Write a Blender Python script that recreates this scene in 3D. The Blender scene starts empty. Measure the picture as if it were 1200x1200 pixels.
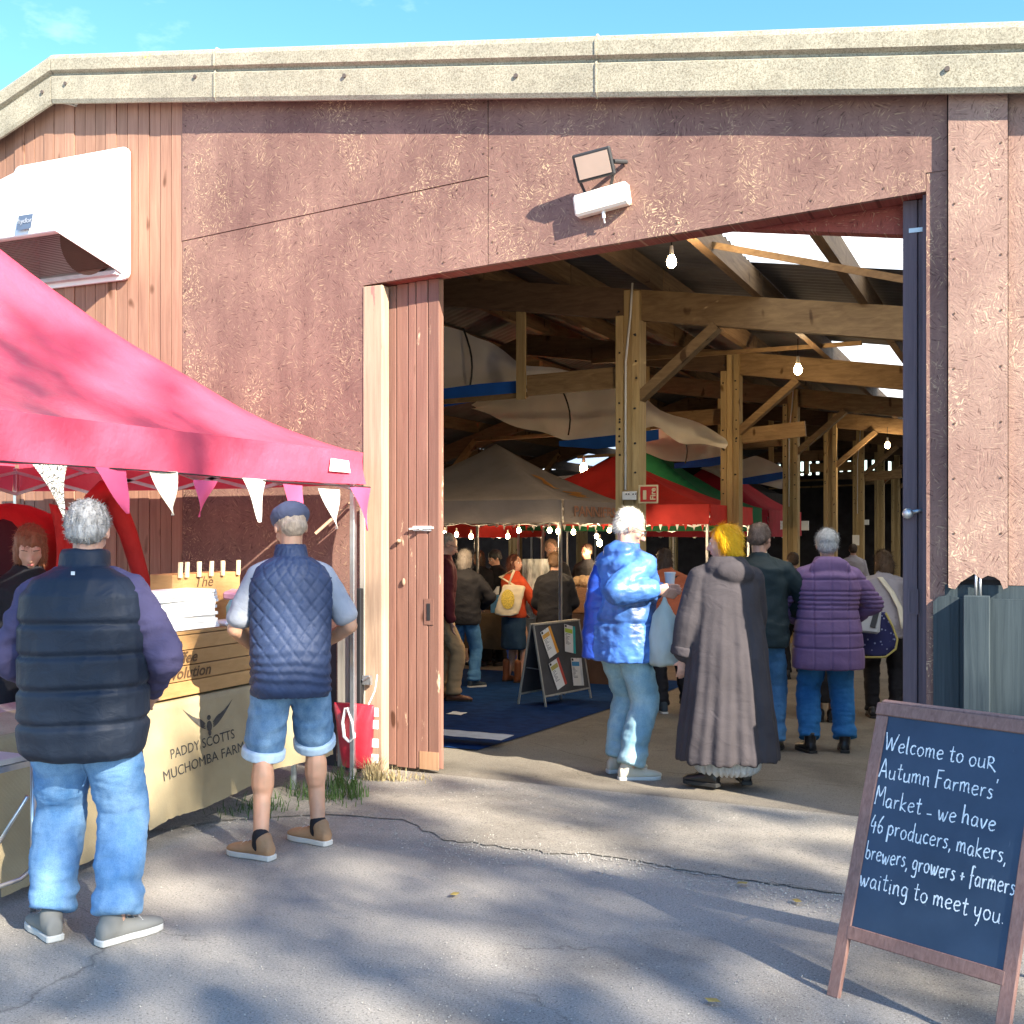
import bpy, bmesh, math, random
import numpy as np
from mathutils import Vector, Matrix, noise, Euler

random.seed(7)
SC = bpy.context.scene
COL = SC.collection
R = math.radians
PI = math.pi

# ---------------------------------------------------------------- camera, sky, sun, exposure
TH = R(24.44)
CAM = Vector((0, -6.42, 1.6))
FPX = 1320.0
cd = bpy.data.cameras.new('camera'); cam = bpy.data.objects.new('camera', cd); COL.objects.link(cam)
cam.location = CAM; cam.rotation_euler = (R(90), 0, TH)
cd.sensor_width = 36; cd.lens = 36 * FPX / 1200; cd.shift_y = 22 / 1200
cd.clip_start = .05; cd.clip_end = 3000
SC.camera = cam

SUN_EL = math.atan2(.637, 1.0)
AZ = R(65.0)                       # from the wall normal towards +x
sun_dir = Vector((math.sin(AZ) * math.cos(SUN_EL), -math.cos(AZ) * math.cos(SUN_EL), math.sin(SUN_EL)))
w = bpy.data.worlds.new('World'); SC.world = w; w.use_nodes = True
nt = w.node_tree; nt.nodes.clear()
out = nt.nodes.new('ShaderNodeOutputWorld'); bg = nt.nodes.new('ShaderNodeBackground')
sky = nt.nodes.new('ShaderNodeTexSky'); sky.sky_type = 'NISHITA'; sky.sun_disc = False
sky.sun_elevation = SUN_EL
sky.sun_rotation = math.atan2(sun_dir.x, sun_dir.y)
sky.air_density = 1.0; sky.dust_density = .25; sky.ozone_density = 2.2
# a few faint wisps of cloud
tc = nt.nodes.new('ShaderNodeTexCoord'); mp = nt.nodes.new('ShaderNodeMapping'); mp.inputs['Scale'].default_value = (3.0, 3.0, 7.0)
mp.inputs['Location'].default_value = (.3, .15, .4)
nz = nt.nodes.new('ShaderNodeTexNoise'); nz.inputs['Scale'].default_value = 1.3; nz.inputs['Detail'].default_value = 7; nz.inputs['Roughness'].default_value = .6
cr = nt.nodes.new('ShaderNodeValToRGB'); cr.color_ramp.elements[0].position = .56; cr.color_ramp.elements[1].position = .9
cr.color_ramp.elements[1].color = (.45, .45, .45, 1)
mx = nt.nodes.new('ShaderNodeMix'); mx.data_type = 'RGBA'; mx.inputs[7].default_value = (7, 7.6, 8, 1)
nt.links.new(tc.outputs['Generated'], mp.inputs['Vector']); nt.links.new(mp.outputs[0], nz.inputs['Vector'])
nt.links.new(nz.outputs[0], cr.inputs[0]); hs = nt.nodes.new('ShaderNodeHueSaturation'); hs.inputs['Saturation'].default_value = 1.25; hs.inputs['Value'].default_value = .88; nt.links.new(sky.outputs[0], hs.inputs['Color'])
nt.links.new(cr.outputs[0], mx.inputs[0]); nt.links.new(hs.outputs[0], mx.inputs[6])
nt.links.new(mx.outputs[2], bg.inputs[0]); nt.links.new(bg.outputs[0], out.inputs[0])
bg.inputs[1].default_value = .138
sl = bpy.data.lights.new('sun', 'SUN'); sl.energy = 5.0; sl.angle = R(.53); sl.color = (1, .91, .76)
so = bpy.data.objects.new('sun', sl); COL.objects.link(so); so.location = (15, -10, 20)
so.rotation_euler = sun_dir.to_track_quat('Z', 'Y').to_euler()
SC.view_settings.view_transform = 'Standard'; SC.view_settings.look = 'None'
SC.view_settings.exposure = 1.82; SC.view_settings.gamma = 1
SC.render.resolution_x = 1024; SC.render.resolution_y = 1024
SC.render.engine = 'CYCLES'
try:
    SC.cycles.max_bounces = 8; SC.cycles.diffuse_bounces = 5; SC.cycles.transparent_max_bounces = 8
except Exception: pass

# ---------------------------------------------------------------- measuring helpers (authoring)
ct, st = math.cos(TH), math.sin(TH)
def ray(u, v):
    X = (u - 600) / FPX; Y = (622 - v) / FPX
    return Vector((X * ct - st, X * st + ct, Y))
def W(u, v, y=0.0):                # on a plane parallel to the barn front
    r = ray(u, v); t = (y - CAM.y) / r.y; return CAM + r * t
def WX(u, v, x):
    r = ray(u, v); t = (x - CAM.x) / r.x; return CAM + r * t
def floor_z(y): return -0.045 * max(0, min(6, y))
def G(u, v):
    r = ray(u, v); z = 0
    for i in range(30):
        t = (z - 1.6) / r.z; p = CAM + r * t; z = floor_z(p.y)
    return Vector((p.x, p.y, z))
def roof_z(x):                     # underside of the roof sheets
    if x >= -6.5: return 3.70 - .149 * x
    if x >= -10.5: return 3.70 + .149 * 6.5 + .34 * (x + 6.5)
    return 3.70 + .149 * 6.5 - .34 * 4 + .05 * (x + 10.5)

# ---------------------------------------------------------------- materials
MATS = {}
def new_mat(name):
    m = bpy.data.materials.new(name); m.use_nodes = True
    n = m.node_tree.nodes; b = n['Principled BSDF']
    return m, m.node_tree, n, b
def rgba(c, k=1): return (min(1, c[0] * k), min(1, c[1] * k), min(1, c[2] * k), 1)
def ramp(nt, fac, stops):
    r = nt.nodes.new('ShaderNodeValToRGB'); e = r.color_ramp.elements
    while len(e) < len(stops): e.new(.5)
    for i, (p, c) in enumerate(stops):
        e[i].position = p; e[i].color = c if len(c) == 4 else (*c, 1)
    nt.links.new(fac, r.inputs[0]); return r.outputs[0]
def noise_tex(nt, scale, detail=5, stretch=(1, 1, 1), rough=.55, vec=None, dist=0):
    if vec is None:
        t = nt.nodes.new('ShaderNodeTexCoord'); vec = t.outputs['Object']
    mp = nt.nodes.new('ShaderNodeMapping'); mp.inputs['Scale'].default_value = stretch
    nt.links.new(vec, mp.inputs['Vector'])
    n = nt.nodes.new('ShaderNodeTexNoise'); n.inputs['Scale'].default_value = scale; n.inputs['Detail'].default_value = detail
    n.inputs['Roughness'].default_value = rough; n.inputs['Distortion'].default_value = dist
    nt.links.new(mp.outputs[0], n.inputs['Vector']); return n.outputs[0]
def mix(nt, fac, a, b, mode='MIX'):
    m = nt.nodes.new('ShaderNodeMix'); m.data_type = 'RGBA'; m.blend_type = mode
    if isinstance(fac, (int, float)): m.inputs[0].default_value = fac
    else: nt.links.new(fac, m.inputs[0])
    for i, s in ((6, a), (7, b)):
        if isinstance(s, tuple): m.inputs[i].default_value = s if len(s) == 4 else (*s, 1)
        else: nt.links.new(s, m.inputs[i])
    return m.outputs[2]
def bump(nt, b, h, strength=.3, dist=.01):
    bn = nt.nodes.new('ShaderNodeBump'); bn.inputs['Strength'].default_value = strength; bn.inputs['Distance'].default_value = dist
    nt.links.new(h, bn.inputs['Height'])
    if b.inputs['Normal'].links: nt.links.new(b.inputs['Normal'].links[0].from_socket, bn.inputs['Normal'])
    nt.links.new(bn.outputs[0], b.inputs['Normal'])
def M(name, col, rough=.8, var=.18, vs=6, stretch=(1, 1, 1), bs=0, bscale=80, bd=.004, metal=0, trans=0, spec=.4, emit=0, ob=.0):
    if name in MATS: return MATS[name]
    m, nt, n, b = new_mat(name)
    f = noise_tex(nt, vs, 6, stretch)
    c = ramp(nt, f, [(.3, rgba(col, 1 - var)), (.7, rgba(col, 1 + var))])
    if ob:
        oi = nt.nodes.new('ShaderNodeObjectInfo')
        k = ramp(nt, oi.outputs['Random'], [(0, (1 - ob,) * 3), (1, (1, 1, 1))])
        c = mix(nt, 1.0, c, k, 'MULTIPLY')
    nt.links.new(c, b.inputs['Base Color'])
    b.inputs['Roughness'].default_value = rough; b.inputs['Metallic'].default_value = metal
    b.inputs['Specular IOR Level'].default_value = spec
    if bs: bump(nt, b, noise_tex(nt, bscale, 4, stretch), bs, bd)
    if emit:
        b.inputs['Emission Color'].default_value = rgba(col); b.inputs['Emission Strength'].default_value = emit
    if trans:
        t = n.new('ShaderNodeBsdfTranslucent'); ms = n.new('ShaderNodeMixShader'); ms.inputs[0].default_value = trans
        nt.links.new(c, t.inputs[0]); nt.links.new(b.outputs[0], ms.inputs[1]); nt.links.new(t.outputs[0], ms.inputs[2])
        nt.links.new(ms.outputs[0], n['Material Output'].inputs[0])
    MATS[name] = m; return m

def osb_mat(name, paint, worn, chip=.62, chipcol=(.62, .45, .27)):
    """painted oriented-strand board: flakes at random angles, paint worn off some of them"""
    m, nt, n, b = new_mat(name)
    t = n.new('ShaderNodeTexCoord')
    sep = n.new('ShaderNodeSeparateXYZ'); cmb = n.new('ShaderNodeCombineXYZ')
    nt.links.new(t.outputs['Object'], sep.inputs[0]); nt.links.new(sep.outputs[0], cmb.inputs[0]); nt.links.new(sep.outputs[2], cmb.inputs[1])
    def flakes(scale, seed, strx):
        mp = n.new('ShaderNodeMapping'); mp.inputs['Location'].default_value = (seed, seed * 1.7, 0)
        nt.links.new(cmb.outputs[0], mp.inputs[0])
        v = n.new('ShaderNodeTexVoronoi'); v.inputs['Scale'].default_value = scale; v.voronoi_dimensions = '2D'
        nt.links.new(mp.outputs[0], v.inputs['Vector'])
        sc = n.new('ShaderNodeSeparateColor'); nt.links.new(v.outputs['Color'], sc.inputs[0])
        mu = n.new('ShaderNodeMath'); mu.operation = 'MULTIPLY'; mu.inputs[1].default_value = 6.28; nt.links.new(sc.outputs[0], mu.inputs[0])
        vr = n.new('ShaderNodeVectorRotate'); vr.rotation_type = 'Z_AXIS'
        nt.links.new(mp.outputs[0], vr.inputs['Vector']); nt.links.new(mu.outputs[0], vr.inputs['Angle'])
        f = noise_tex(nt, 1.0, 2, (strx[0], strx[1], 1), .5, vr.outputs[0])
        return f, sc.outputs[1]
    f1, r1 = flakes(22, 1.3, (16, 95)); f2, r2 = flakes(30, 5.1, (22, 120)); f3, r3 = flakes(15, 9.4, (14, 110))
    pv = noise_tex(nt, 1.4, 4)
    c = mix(nt, ramp(nt, pv, [(.35, (0, 0, 0)), (.65, (1, 1, 1))]), rgba(paint), rgba(worn))
    tone = ramp(nt, f1, [(.35, (.82, .82, .82)), (.65, (1.0, 1.0, 1.0))])
    c = mix(nt, 1, c, tone, 'MULTIPLY')
    c = mix(nt, 1, c, ramp(nt, noise_tex(nt, 2.0, 6, (5, 5, .5), .65), [(.36, (.86, .84, .85)), (.56, (1, 1, 1))]), 'MULTIPLY')
    # chips: only in the worn patches
    ch = ramp(nt, f2, [(chip, (0, 0, 0)), (chip + .03, (1, 1, 1))])
    wm = ramp(nt, noise_tex(nt, 2.3, 6, (1, 1, .6), .62), [(.51, (0, 0, 0)), (.62, (.9, .9, .9))])
    c = mix(nt, mix(nt, 1, ch, wm, 'MULTIPLY'), c, rgba(chipcol))
    ch2 = ramp(nt, f3, [(.63, (0, 0, 0)), (.67, (1, 1, 1))])
    c = mix(nt, mix(nt, 1, ch2, (.5, .5, .5, 1), 'MULTIPLY'), c, rgba(chipcol, .8))
    dk = ramp(nt, f3, [(.33, (.5, .45, .45)), (.38, (1, 1, 1))])
    c = mix(nt, 1, c, dk, 'MULTIPLY')
    nt.links.new(c, b.inputs['Base Color']); b.inputs['Roughness'].default_value = .72; b.inputs['Specular IOR Level'].default_value = .3
    h = n.new('ShaderNodeMath'); h.operation = 'ADD'; nt.links.new(f1, h.inputs[0]); nt.links.new(f2, h.inputs[1])
    bump(nt, b, h.outputs[0], .28, .004); bump(nt, b, f3, .28, .005)
    return m

def wood_mat(name, col, col2, grain=(14, 14, .9), rough=.7, knots=True, peel=None, ob=.25, bs=.35):
    m, nt, n, b = new_mat(name)
    t = n.new('ShaderNodeTexCoord'); oi = n.new('ShaderNodeObjectInfo')
    vm = n.new('ShaderNodeVectorMath'); vm.operation = 'MULTIPLY_ADD'
    nt.links.new(oi.outputs['Random'], vm.inputs[0]); vm.inputs[1].default_value = (3, 7, 11); nt.links.new(t.outputs['Object'], vm.inputs[2])
    vec = vm.outputs[0]
    g = noise_tex(nt, 3, 8, grain, .65, vec, .6)
    c = ramp(nt, g, [(.3, rgba(col)), (.7, rgba(col2))])
    if knots:
        k = noise_tex(nt, 1.0, 1, (9, 9, 4), .3, vec)
        kk = ramp(nt, k, [(.72, (1, 1, 1)), (.78, (.35, .28, .22))])
        c = mix(nt, 1, c, kk, 'MULTIPLY')
    if peel:
        p = noise_tex(nt, 2.2, 7, (3, 3, .8), .7, vec)
        pp = ramp(nt, p, [(peel[1], (0, 0, 0)), (peel[1] + .04, (1, 1, 1))])
        c = mix(nt, pp, c, rgba(peel[0]))
    k = ramp(nt, oi.outputs['Random'], [(0, (1 - ob,) * 3), (1, (1, 1, 1))])
    c = mix(nt, 1, c, k, 'MULTIPLY')
    nt.links.new(c, b.inputs['Base Color']); b.inputs['Roughness'].default_value = rough; b.inputs['Specular IOR Level'].default_value = .3
    bump(nt, b, g, bs, .004)
    return m

OSB = osb_mat('painted_osb', (.195, .105, .086), (.29, .168, .132), .585)
OSB_R = osb_mat('painted_osb_pale', (.29, .17, .135), (.38, .245, .19), .58, (.6, .44, .3))
OSB_D = osb_mat('painted_osb_soffit', (.26, .06, .05), (.30, .08, .06), .8)
BOARD = wood_mat('stained_boards', (.28, .145, .098), (.42, .235, .16), (10, 10, .6))
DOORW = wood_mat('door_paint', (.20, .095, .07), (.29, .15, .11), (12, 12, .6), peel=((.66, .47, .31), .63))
DOOR_SHADED = wood_mat('door_paint_shaded', (.10, .075, .09), (.16, .12, .14), (12, 12, .6), knots=False, peel=((.3, .22, .2), .72))  # shaded copy of the door paint: shadow tone mixed into the colour
JAMB = wood_mat('bare_jamb', (.33, .22, .15), (.50, .36, .25), (12, 12, .5), peel=((.33, .17, .14), .60))
TIMBER = wood_mat('rough_timber', (.19, .115, .055), (.34, .225, .11), (1.5, 8, 8), ob=.3)
TIMBER_SHADED = wood_mat('shaded_roof_timber', (.10, .06, .038), (.19, .12, .07), (1.5, 8, 8), ob=.3)  # roof gloom darkened into the colour of the left and far rafters
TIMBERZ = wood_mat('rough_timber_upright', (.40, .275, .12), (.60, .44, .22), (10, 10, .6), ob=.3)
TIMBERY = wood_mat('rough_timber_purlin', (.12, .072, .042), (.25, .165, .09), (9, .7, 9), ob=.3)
TEAL = wood_mat('slate_painted_wood', (.022, .034, .042), (.052, .070, .078), (14, 14, .5), knots=False, peel=((.3, .27, .2), .70), ob=.15)
GREYW = wood_mat('weathered_wood', (.30, .28, .24), (.52, .48, .41), (14, 14, .5), knots=False)
SIGNW = wood_mat('sign_frame_wood', (.22, .11, .085), (.36, .20, .16), (30, 30, 3), knots=False, peel=((.62, .48, .42), .69), rough=.5)
CRATE = wood_mat('kraft_crate', (.42, .235, .09), (.52, .30, .125), (3, 3, 12), knots=False, ob=.18)

def concrete_barge():
    m, nt, n, b = new_mat('asbestos_cement')
    f = noise_tex(nt, 5, 8, rough=.7); g = noise_tex(nt, 90, 3, rough=.8); sp = noise_tex(nt, 220, 2)
    c = ramp(nt, f, [(.3, (.30, .275, .21)), (.7, (.45, .41, .31))])
    c = mix(nt, 1, c, ramp(nt, g, [(.35, (.55, .52, .48)), (.55, (1, 1, 1))]), 'MULTIPLY')
    c = mix(nt, 1, c, ramp(nt, sp, [(.33, (.5, .5, .45)), (.42, (1, 1, 1))]), 'MULTIPLY')
    li = ramp(nt, noise_tex(nt, 3.1, 6, rough=.7), [(.70, (0, 0, 0)), (.73, (1, 1, 1))])
    c = mix(nt, li, c, (.62, .50, .06, 1))
    nt.links.new(c, b.inputs['Base Color']); b.inputs['Roughness'].default_value = .95
    bump(nt, b, g, .5, .004)
    return m
BARGE = concrete_barge()
def ground_mat(name, a, b_, c3, speck=(.30, .29, .27)):
    m, nt, n, b = new_mat(name)
    f = noise_tex(nt, .9, 8, rough=.62); g = noise_tex(nt, 150, 3, rough=.8); h = noise_tex(nt, 3.2, 7, rough=.7)
    c = ramp(nt, f, [(.32, rgba(a)), (.6, rgba(b_))])
    c = mix(nt, ramp(nt, h, [(.5, (0, 0, 0)), (.68, (.7, .7, .7))]), c, rgba(c3))
    c = mix(nt, ramp(nt, g, [(.52, (0, 0, 0)), (.62, (.75, .75, .75))]), c, rgba(speck))
    c = mix(nt, 1, c, ramp(nt, noise_tex(nt, 95, 3, rough=.7), [(.34, (.45, .45, .45)), (.46, (1, 1, 1))]), 'MULTIPLY')
    # old stains, and hairline cracks that come and go
    c = mix(nt, 1, c, ramp(nt, noise_tex(nt, .55, 5, rough=.6, dist=1.2), [(.34, (.72, .71, .70)), (.47, (1, 1, 1))]), 'MULTIPLY')
    tcx = n.new('ShaderNodeTexCoord'); dn = n.new('ShaderNodeTexNoise'); dn.inputs['Scale'].default_value = 2.2; dn.inputs['Detail'].default_value = 5; nt.links.new(tcx.outputs['Object'], dn.inputs['Vector'])
    va = n.new('ShaderNodeVectorMath'); va.operation = 'MULTIPLY_ADD'; nt.links.new(dn.outputs['Color'], va.inputs[0]); va.inputs[1].default_value = (.7, .7, 0); nt.links.new(tcx.outputs['Object'], va.inputs[2])
    vo = n.new('ShaderNodeTexVoronoi'); vo.feature = 'DISTANCE_TO_EDGE'; vo.inputs['Scale'].default_value = .75; nt.links.new(va.outputs[0], vo.inputs['Vector'])
    ck_ = ramp(nt, vo.outputs[0], [(.0, (.6, .59, .58)), (.005, (1, 1, 1))]); mk = ramp(nt, noise_tex(nt, .8, 3), [(.50, (0, 0, 0)), (.56, (1, 1, 1))])
    c = mix(nt, mk, c, mix(nt, 1, c, ck_, 'MULTIPLY'))
    nt.links.new(c, b.inputs['Base Color']); b.inputs['Roughness'].default_value = .92; b.inputs['Specular IOR Level'].default_value = .25
    bump(nt, b, g, .7, .006); bump(nt, b, f, .3, .04)
    return m
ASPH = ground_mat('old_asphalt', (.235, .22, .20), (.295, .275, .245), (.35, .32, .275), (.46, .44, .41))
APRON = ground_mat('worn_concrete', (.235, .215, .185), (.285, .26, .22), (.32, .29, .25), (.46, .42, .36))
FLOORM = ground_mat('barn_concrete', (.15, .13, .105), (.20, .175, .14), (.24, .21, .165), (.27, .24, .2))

def burlap_mat():
    m, nt, n, b = new_mat('burlap')
    t = n.new('ShaderNodeTexCoord')
    w1 = n.new('ShaderNodeTexWave'); w1.bands_direction = 'Z'; w1.inputs['Scale'].default_value = 60; w1.inputs['Distortion'].default_value = 1.5
    w2 = n.new('ShaderNodeTexWave'); w2.bands_direction = 'Y'; w2.inputs['Scale'].default_value = 60; w2.inputs['Distortion'].default_value = 1.5
    nt.links.new(t.outputs['Object'], w1.inputs[0]); nt.links.new(t.outputs['Object'], w2.inputs[0])
    ad = n.new('ShaderNodeMath'); ad.operation = 'MULTIPLY'; nt.links.new(w1.outputs[1], ad.inputs[0]); nt.links.new(w2.outputs[1], ad.inputs[1])
    f = noise_tex(nt, 4, 6)
    c = ramp(nt, f, [(.3, (.42, .335, .20)), (.7, (.55, .45, .28))])
    c = mix(nt, 1, c, ramp(nt, ad.outputs[0], [(0, (.62, .6, .55)), (.5, (1, 1, 1))]), 'MULTIPLY')
    nt.links.new(c, b.inputs['Base Color']); b.inputs['Roughness'].default_value = .95
    bump(nt, b, ad.outputs[0], .5, .003)
    return m
BURLAP = burlap_mat()
def denim(name, a, b_):
    m, nt, n, b = new_mat(name)
    f = noise_tex(nt, 5, 6, (1.6, 1.6, 1), .6); g = noise_tex(nt, 260, 2)
    c = ramp(nt, f, [(.34, rgba(a)), (.66, rgba(b_))])
    c = mix(nt, 1, c, ramp(nt, g, [(.35, (.78, .8, .84)), (.6, (1, 1, 1))]), 'MULTIPLY')
    nt.links.new(c, b.inputs['Base Color']); b.inputs['Roughness'].default_value = .9; b.inputs['Specular IOR Level'].default_value = .15
    bump(nt, b, noise_tex(nt, 14, 5, (1, 1, 1.8)), .5, .012); bump(nt, b, g, .2, .002)
    return m
DENIM_L = denim('light_denim', (.095, .23, .44), (.25, .42, .62))
DENIM_S = denim('shorts_denim', (.07, .16, .30), (.22, .36, .52))
DENIM_M = denim('mid_denim', (.06, .17, .34), (.10, .25, .44))
DENIM_G = denim('washed_teal_denim', (.16, .30, .38), (.34, .48, .52))
DENIM_B = denim('bright_blue_denim', (.03, .15, .36), (.05, .21, .47))
def fabric(name, col, rough=.75, var=.12, fold=.5, scale=9, spec=.25, sheen=0):
    if name in MATS: return MATS[name]
    m, nt, n, b = new_mat(name)
    f = noise_tex(nt, 4, 6)
    c = ramp(nt, f, [(.3, rgba(col, 1 - var)), (.7, rgba(col, 1 + var))])
    nt.links.new(c, b.inputs['Base Color']); b.inputs['Roughness'].default_value = rough; b.inputs['Specular IOR Level'].default_value = spec
    bump(nt, b, noise_tex(nt, scale, 5, (1, 1, 1.3), dist=.8), fold, .015); bump(nt, b, noise_tex(nt, 220, 2), .12, .002)
    MATS[name] = m; return m
def skin(name, col):
    if name in MATS: return MATS[name]
    m, nt, n, b = new_mat(name)
    c = ramp(nt, noise_tex(nt, 18, 5), [(.3, rgba(col, .88)), (.7, rgba((col[0] * 1.08, col[1], col[2])))])
    nt.links.new(c, b.inputs['Base Color']); b.inputs['Roughness'].default_value = .5; b.inputs['Specular IOR Level'].default_value = .4
    b.inputs['Subsurface Weight'].default_value = .12; b.inputs['Subsurface Radius'].default_value = (.012, .005, .003); b.inputs['Subsurface Scale'].default_value = 1
    bump(nt, b, noise_tex(nt, 120, 3), .12, .002)
    MATS[name] = m; return m
SKIN = skin('skin_fair', (.56, .33, .24)); SKIN2 = skin('skin_tan', (.50, .29, .19)); SKIN3 = skin('skin_brown', (.33, .18, .11))

def corrugated():
    m, nt, n, b = new_mat('fibre_cement_roof')
    c = ramp(nt, noise_tex(nt, 2, 7, rough=.7), [(.3, (.10, .095, .095)), (.7, (.16, .15, .15))])
    nt.links.new(c, b.inputs['Base Color']); b.inputs['Roughness'].default_value = .9
    return m
ROOFM = corrugated()
SKYL = M('translucent_sheet', (.80, .82, .80), .6, .08, 2, trans=.85)
DARKWALL = M('dark_wall_lining', (.05, .045, .05), .9, .3, 3)
BLACK = M('black_plastic', (.02, .02, .022), .5, .1)
WHITEP = M('white_gloss_grp', (.82, .82, .81), .25, .03, 3, spec=.5)
WHITE = M('white_paint', (.75, .75, .73), .5, .05)
STEEL = M('galvanised_steel', (.45, .46, .47), .4, .2, 20, metal=.8)
ALU = M('aluminium_tube', (.62, .63, .65), .3, .08, 20, metal=.9)
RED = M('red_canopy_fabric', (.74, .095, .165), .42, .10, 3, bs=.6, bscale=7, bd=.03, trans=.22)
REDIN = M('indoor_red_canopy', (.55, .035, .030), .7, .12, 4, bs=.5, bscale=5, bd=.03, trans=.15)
GREYC = M('grey_canopy_fabric', (.24, .215, .205), .75, .08, 4, bs=.5, bscale=5, bd=.03, trans=.1)
GREENC = M('green_canopy_fabric', (.015, .17, .065), .7, .1, 4, bs=.4, bscale=5, bd=.03, trans=.1)
BLACKC = M('black_canopy_fabric', (.022, .022, .024), .7, .1, 4, bs=.4, bscale=5, bd=.03)
TARP = M('beige_liner_sheet', (.80, .76, .67), .45, .08, 2.5, bs=.4, bscale=3, bd=.03, trans=.1)
BLUES = M('blue_sheet_edge', (.015, .12, .55), .6, .1, 5, trans=.1)
CARPET = M('blue_carpet', (.008, .032, .115), 1.0, .3, 8, bs=.5, bscale=150, spec=.05)

# ---------------------------------------------------------------- objects
def link(o): COL.objects.link(o); return o
def tag(o, label=None, cat=None, group=None, kind=None):
    if label: o['label'] = label
    if cat: o['category'] = cat
    if group: o['group'] = group
    if kind: o['kind'] = kind
    return o
def empty(name, loc=(0, 0, 0), rz=0, label=None, cat=None, group=None, rot=None):
    o = bpy.data.objects.new(name, None); link(o); o.empty_display_size = .2
    o.location = loc; o.rotation_euler = rot if rot else (0, 0, rz)
    return tag(o, label, cat, group)
def wmat(o):
    m = Matrix.Identity(4)
    while o is not None:
        m = o.matrix_basis @ m if False else (Matrix.LocRotScale(o.location, o.rotation_euler, o.scale) @ m)
        o = o.parent
    return m
class MB:
    def __init__(s): s.v = []; s.f = []
    def add(s, vs, fs, mat=None):
        k = len(s.v)
        s.v += [tuple(mat @ Vector(p)) if mat else tuple(p) for p in vs]
        s.f += [tuple(i + k for i in f) for f in fs]; return s
    def box(s, c, d, rot=None, top=None):
        x, y, z = d[0] / 2, d[1] / 2, d[2] / 2
        vs = [(-x, -y, -z), (x, -y, -z), (x, y, -z), (-x, y, -z), (-x, -y, z), (x, -y, z), (x, y, z), (-x, y, z)]
        m = Matrix.Translation(c) @ (rot.to_4x4() if rot is not None else Matrix.Identity(4))
        return s.add(vs, [(0, 3, 2, 1), (4, 5, 6, 7), (0, 1, 5, 4), (1, 2, 6, 5), (2, 3, 7, 6), (3, 0, 4, 7)], m)
    def b2(s, x0, x1, y0, y1, z0, z1): return s.box(((x0 + x1) / 2, (y0 + y1) / 2, (z0 + z1) / 2), (x1 - x0, y1 - y0, z1 - z0))
    def beam(s, p, q, w, h, up=(0, 0, 1)):
        p, q = Vector(p), Vector(q); d = (q - p); L = d.length; d.normalize()
        a = d.cross(Vector(up));
        if a.length < 1e-4: a = Vector((1, 0, 0))
        a.normalize(); b = a.cross(d)
        m = Matrix((a, d, b)).transposed()
        return s.box((p + q) / 2, (w, L, h), m)
    def prism(s, poly, y0, y1, axis='y'):
        n = len(poly)
        if axis == 'y': A = [(p[0], y0, p[1]) for p in poly]; B = [(p[0], y1, p[1]) for p in poly]
        elif axis == 'x': A = [(y0, p[0], p[1]) for p in poly]; B = [(y1, p[0], p[1]) for p in poly]
        else: A = [(p[0], p[1], y0) for p in poly]; B = [(p[0], p[1], y1) for p in poly]
        return s.add(A + B, [tuple(range(n)), tuple(range(2 * n - 1, n - 1, -1))] + [(i, (i + 1) % n, n + (i + 1) % n, n + i) for i in range(n)])
    def tube(s, pts, r, n=8, cap=True, flat=1):
        pts = [Vector(p) for p in pts]; rs = r if isinstance(r, (list, tuple)) else [r] * len(pts)
        vs = []; prev = None
        for i, p in enumerate(pts):
            d = (pts[min(i + 1, len(pts) - 1)] - pts[max(i - 1, 0)]).normalized()
            if prev is None:
                a = d.cross(Vector((0, 0, 1)))
                if a.length < 1e-3: a = d.cross(Vector((1, 0, 0)))
            else: a = prev - d * prev.dot(d)
            a.normalize(); prev = a.copy(); b = d.cross(a)
            for k in range(n):
                t = 2 * PI * k / n; vs.append(p + a * math.cos(t) * rs[i] + b * math.sin(t) * rs[i] * flat)
        fs = [(i * n + k, i * n + (k + 1) % n, (i + 1) * n + (k + 1) % n, (i + 1) * n + k) for i in range(len(pts) - 1) for k in range(n)]
        if cap: fs += [tuple(range(n - 1, -1, -1)), tuple((len(pts) - 1) * n + k for k in range(n))]
        return s.add(vs, fs)
    def cyl(s, p, q, r, r2=None, n=10): return s.tube([p, q], [r, r if r2 is None else r2], n)
    def ell(s, c, r, rot=None, n=10, m=7):
        vs = [(0, 0, 1)]; fs = []
        for i in range(1, m):
            a = PI * i / m
            for k in range(n): b = 2 * PI * k / n; vs.append((math.sin(a) * math.cos(b), math.sin(a) * math.sin(b), math.cos(a)))
        vs.append((0, 0, -1)); e = len(vs) - 1
        for k in range(n):
            fs.append((0, 1 + k, 1 + (k + 1) % n)); fs.append((e, 1 + (m - 2) * n + (k + 1) % n, 1 + (m - 2) * n + k))
            for i in range(m - 2): fs.append((1 + i * n + k, 1 + (i + 1) * n + k, 1 + (i + 1) * n + (k + 1) % n, 1 + i * n + (k + 1) % n))
        T = Matrix.Translation(c) @ (rot.to_4x4() if rot is not None else Matrix.Identity(4)) @ Matrix.Diagonal((r[0], r[1], r[2], 1))
        return s.add(vs, fs, T)
    def loft(s, rings, n=18, power=2.0):
        """rings: (center, ax vector, ay vector) closed at the ends"""
        vs = []
        for c, ax, ay in rings:
            c = Vector(c)
            for k in range(n):
                t = 2 * PI * k / n; x, y = math.cos(t), math.sin(t)
                e = 2 / power; x = math.copysign(abs(x) ** e, x); y = math.copysign(abs(y) ** e, y)
                vs.append(c + Vector(ax) * x + Vector(ay) * y)
        fs = [(i * n + k, i * n + (k + 1) % n, (i + 1) * n + (k + 1) % n, (i + 1) * n + k) for i in range(len(rings) - 1) for k in range(n)]
        fs += [tuple(range(n - 1, -1, -1)), tuple((len(rings) - 1) * n + k for k in range(n))]
        return s.add(vs, fs)
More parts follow.
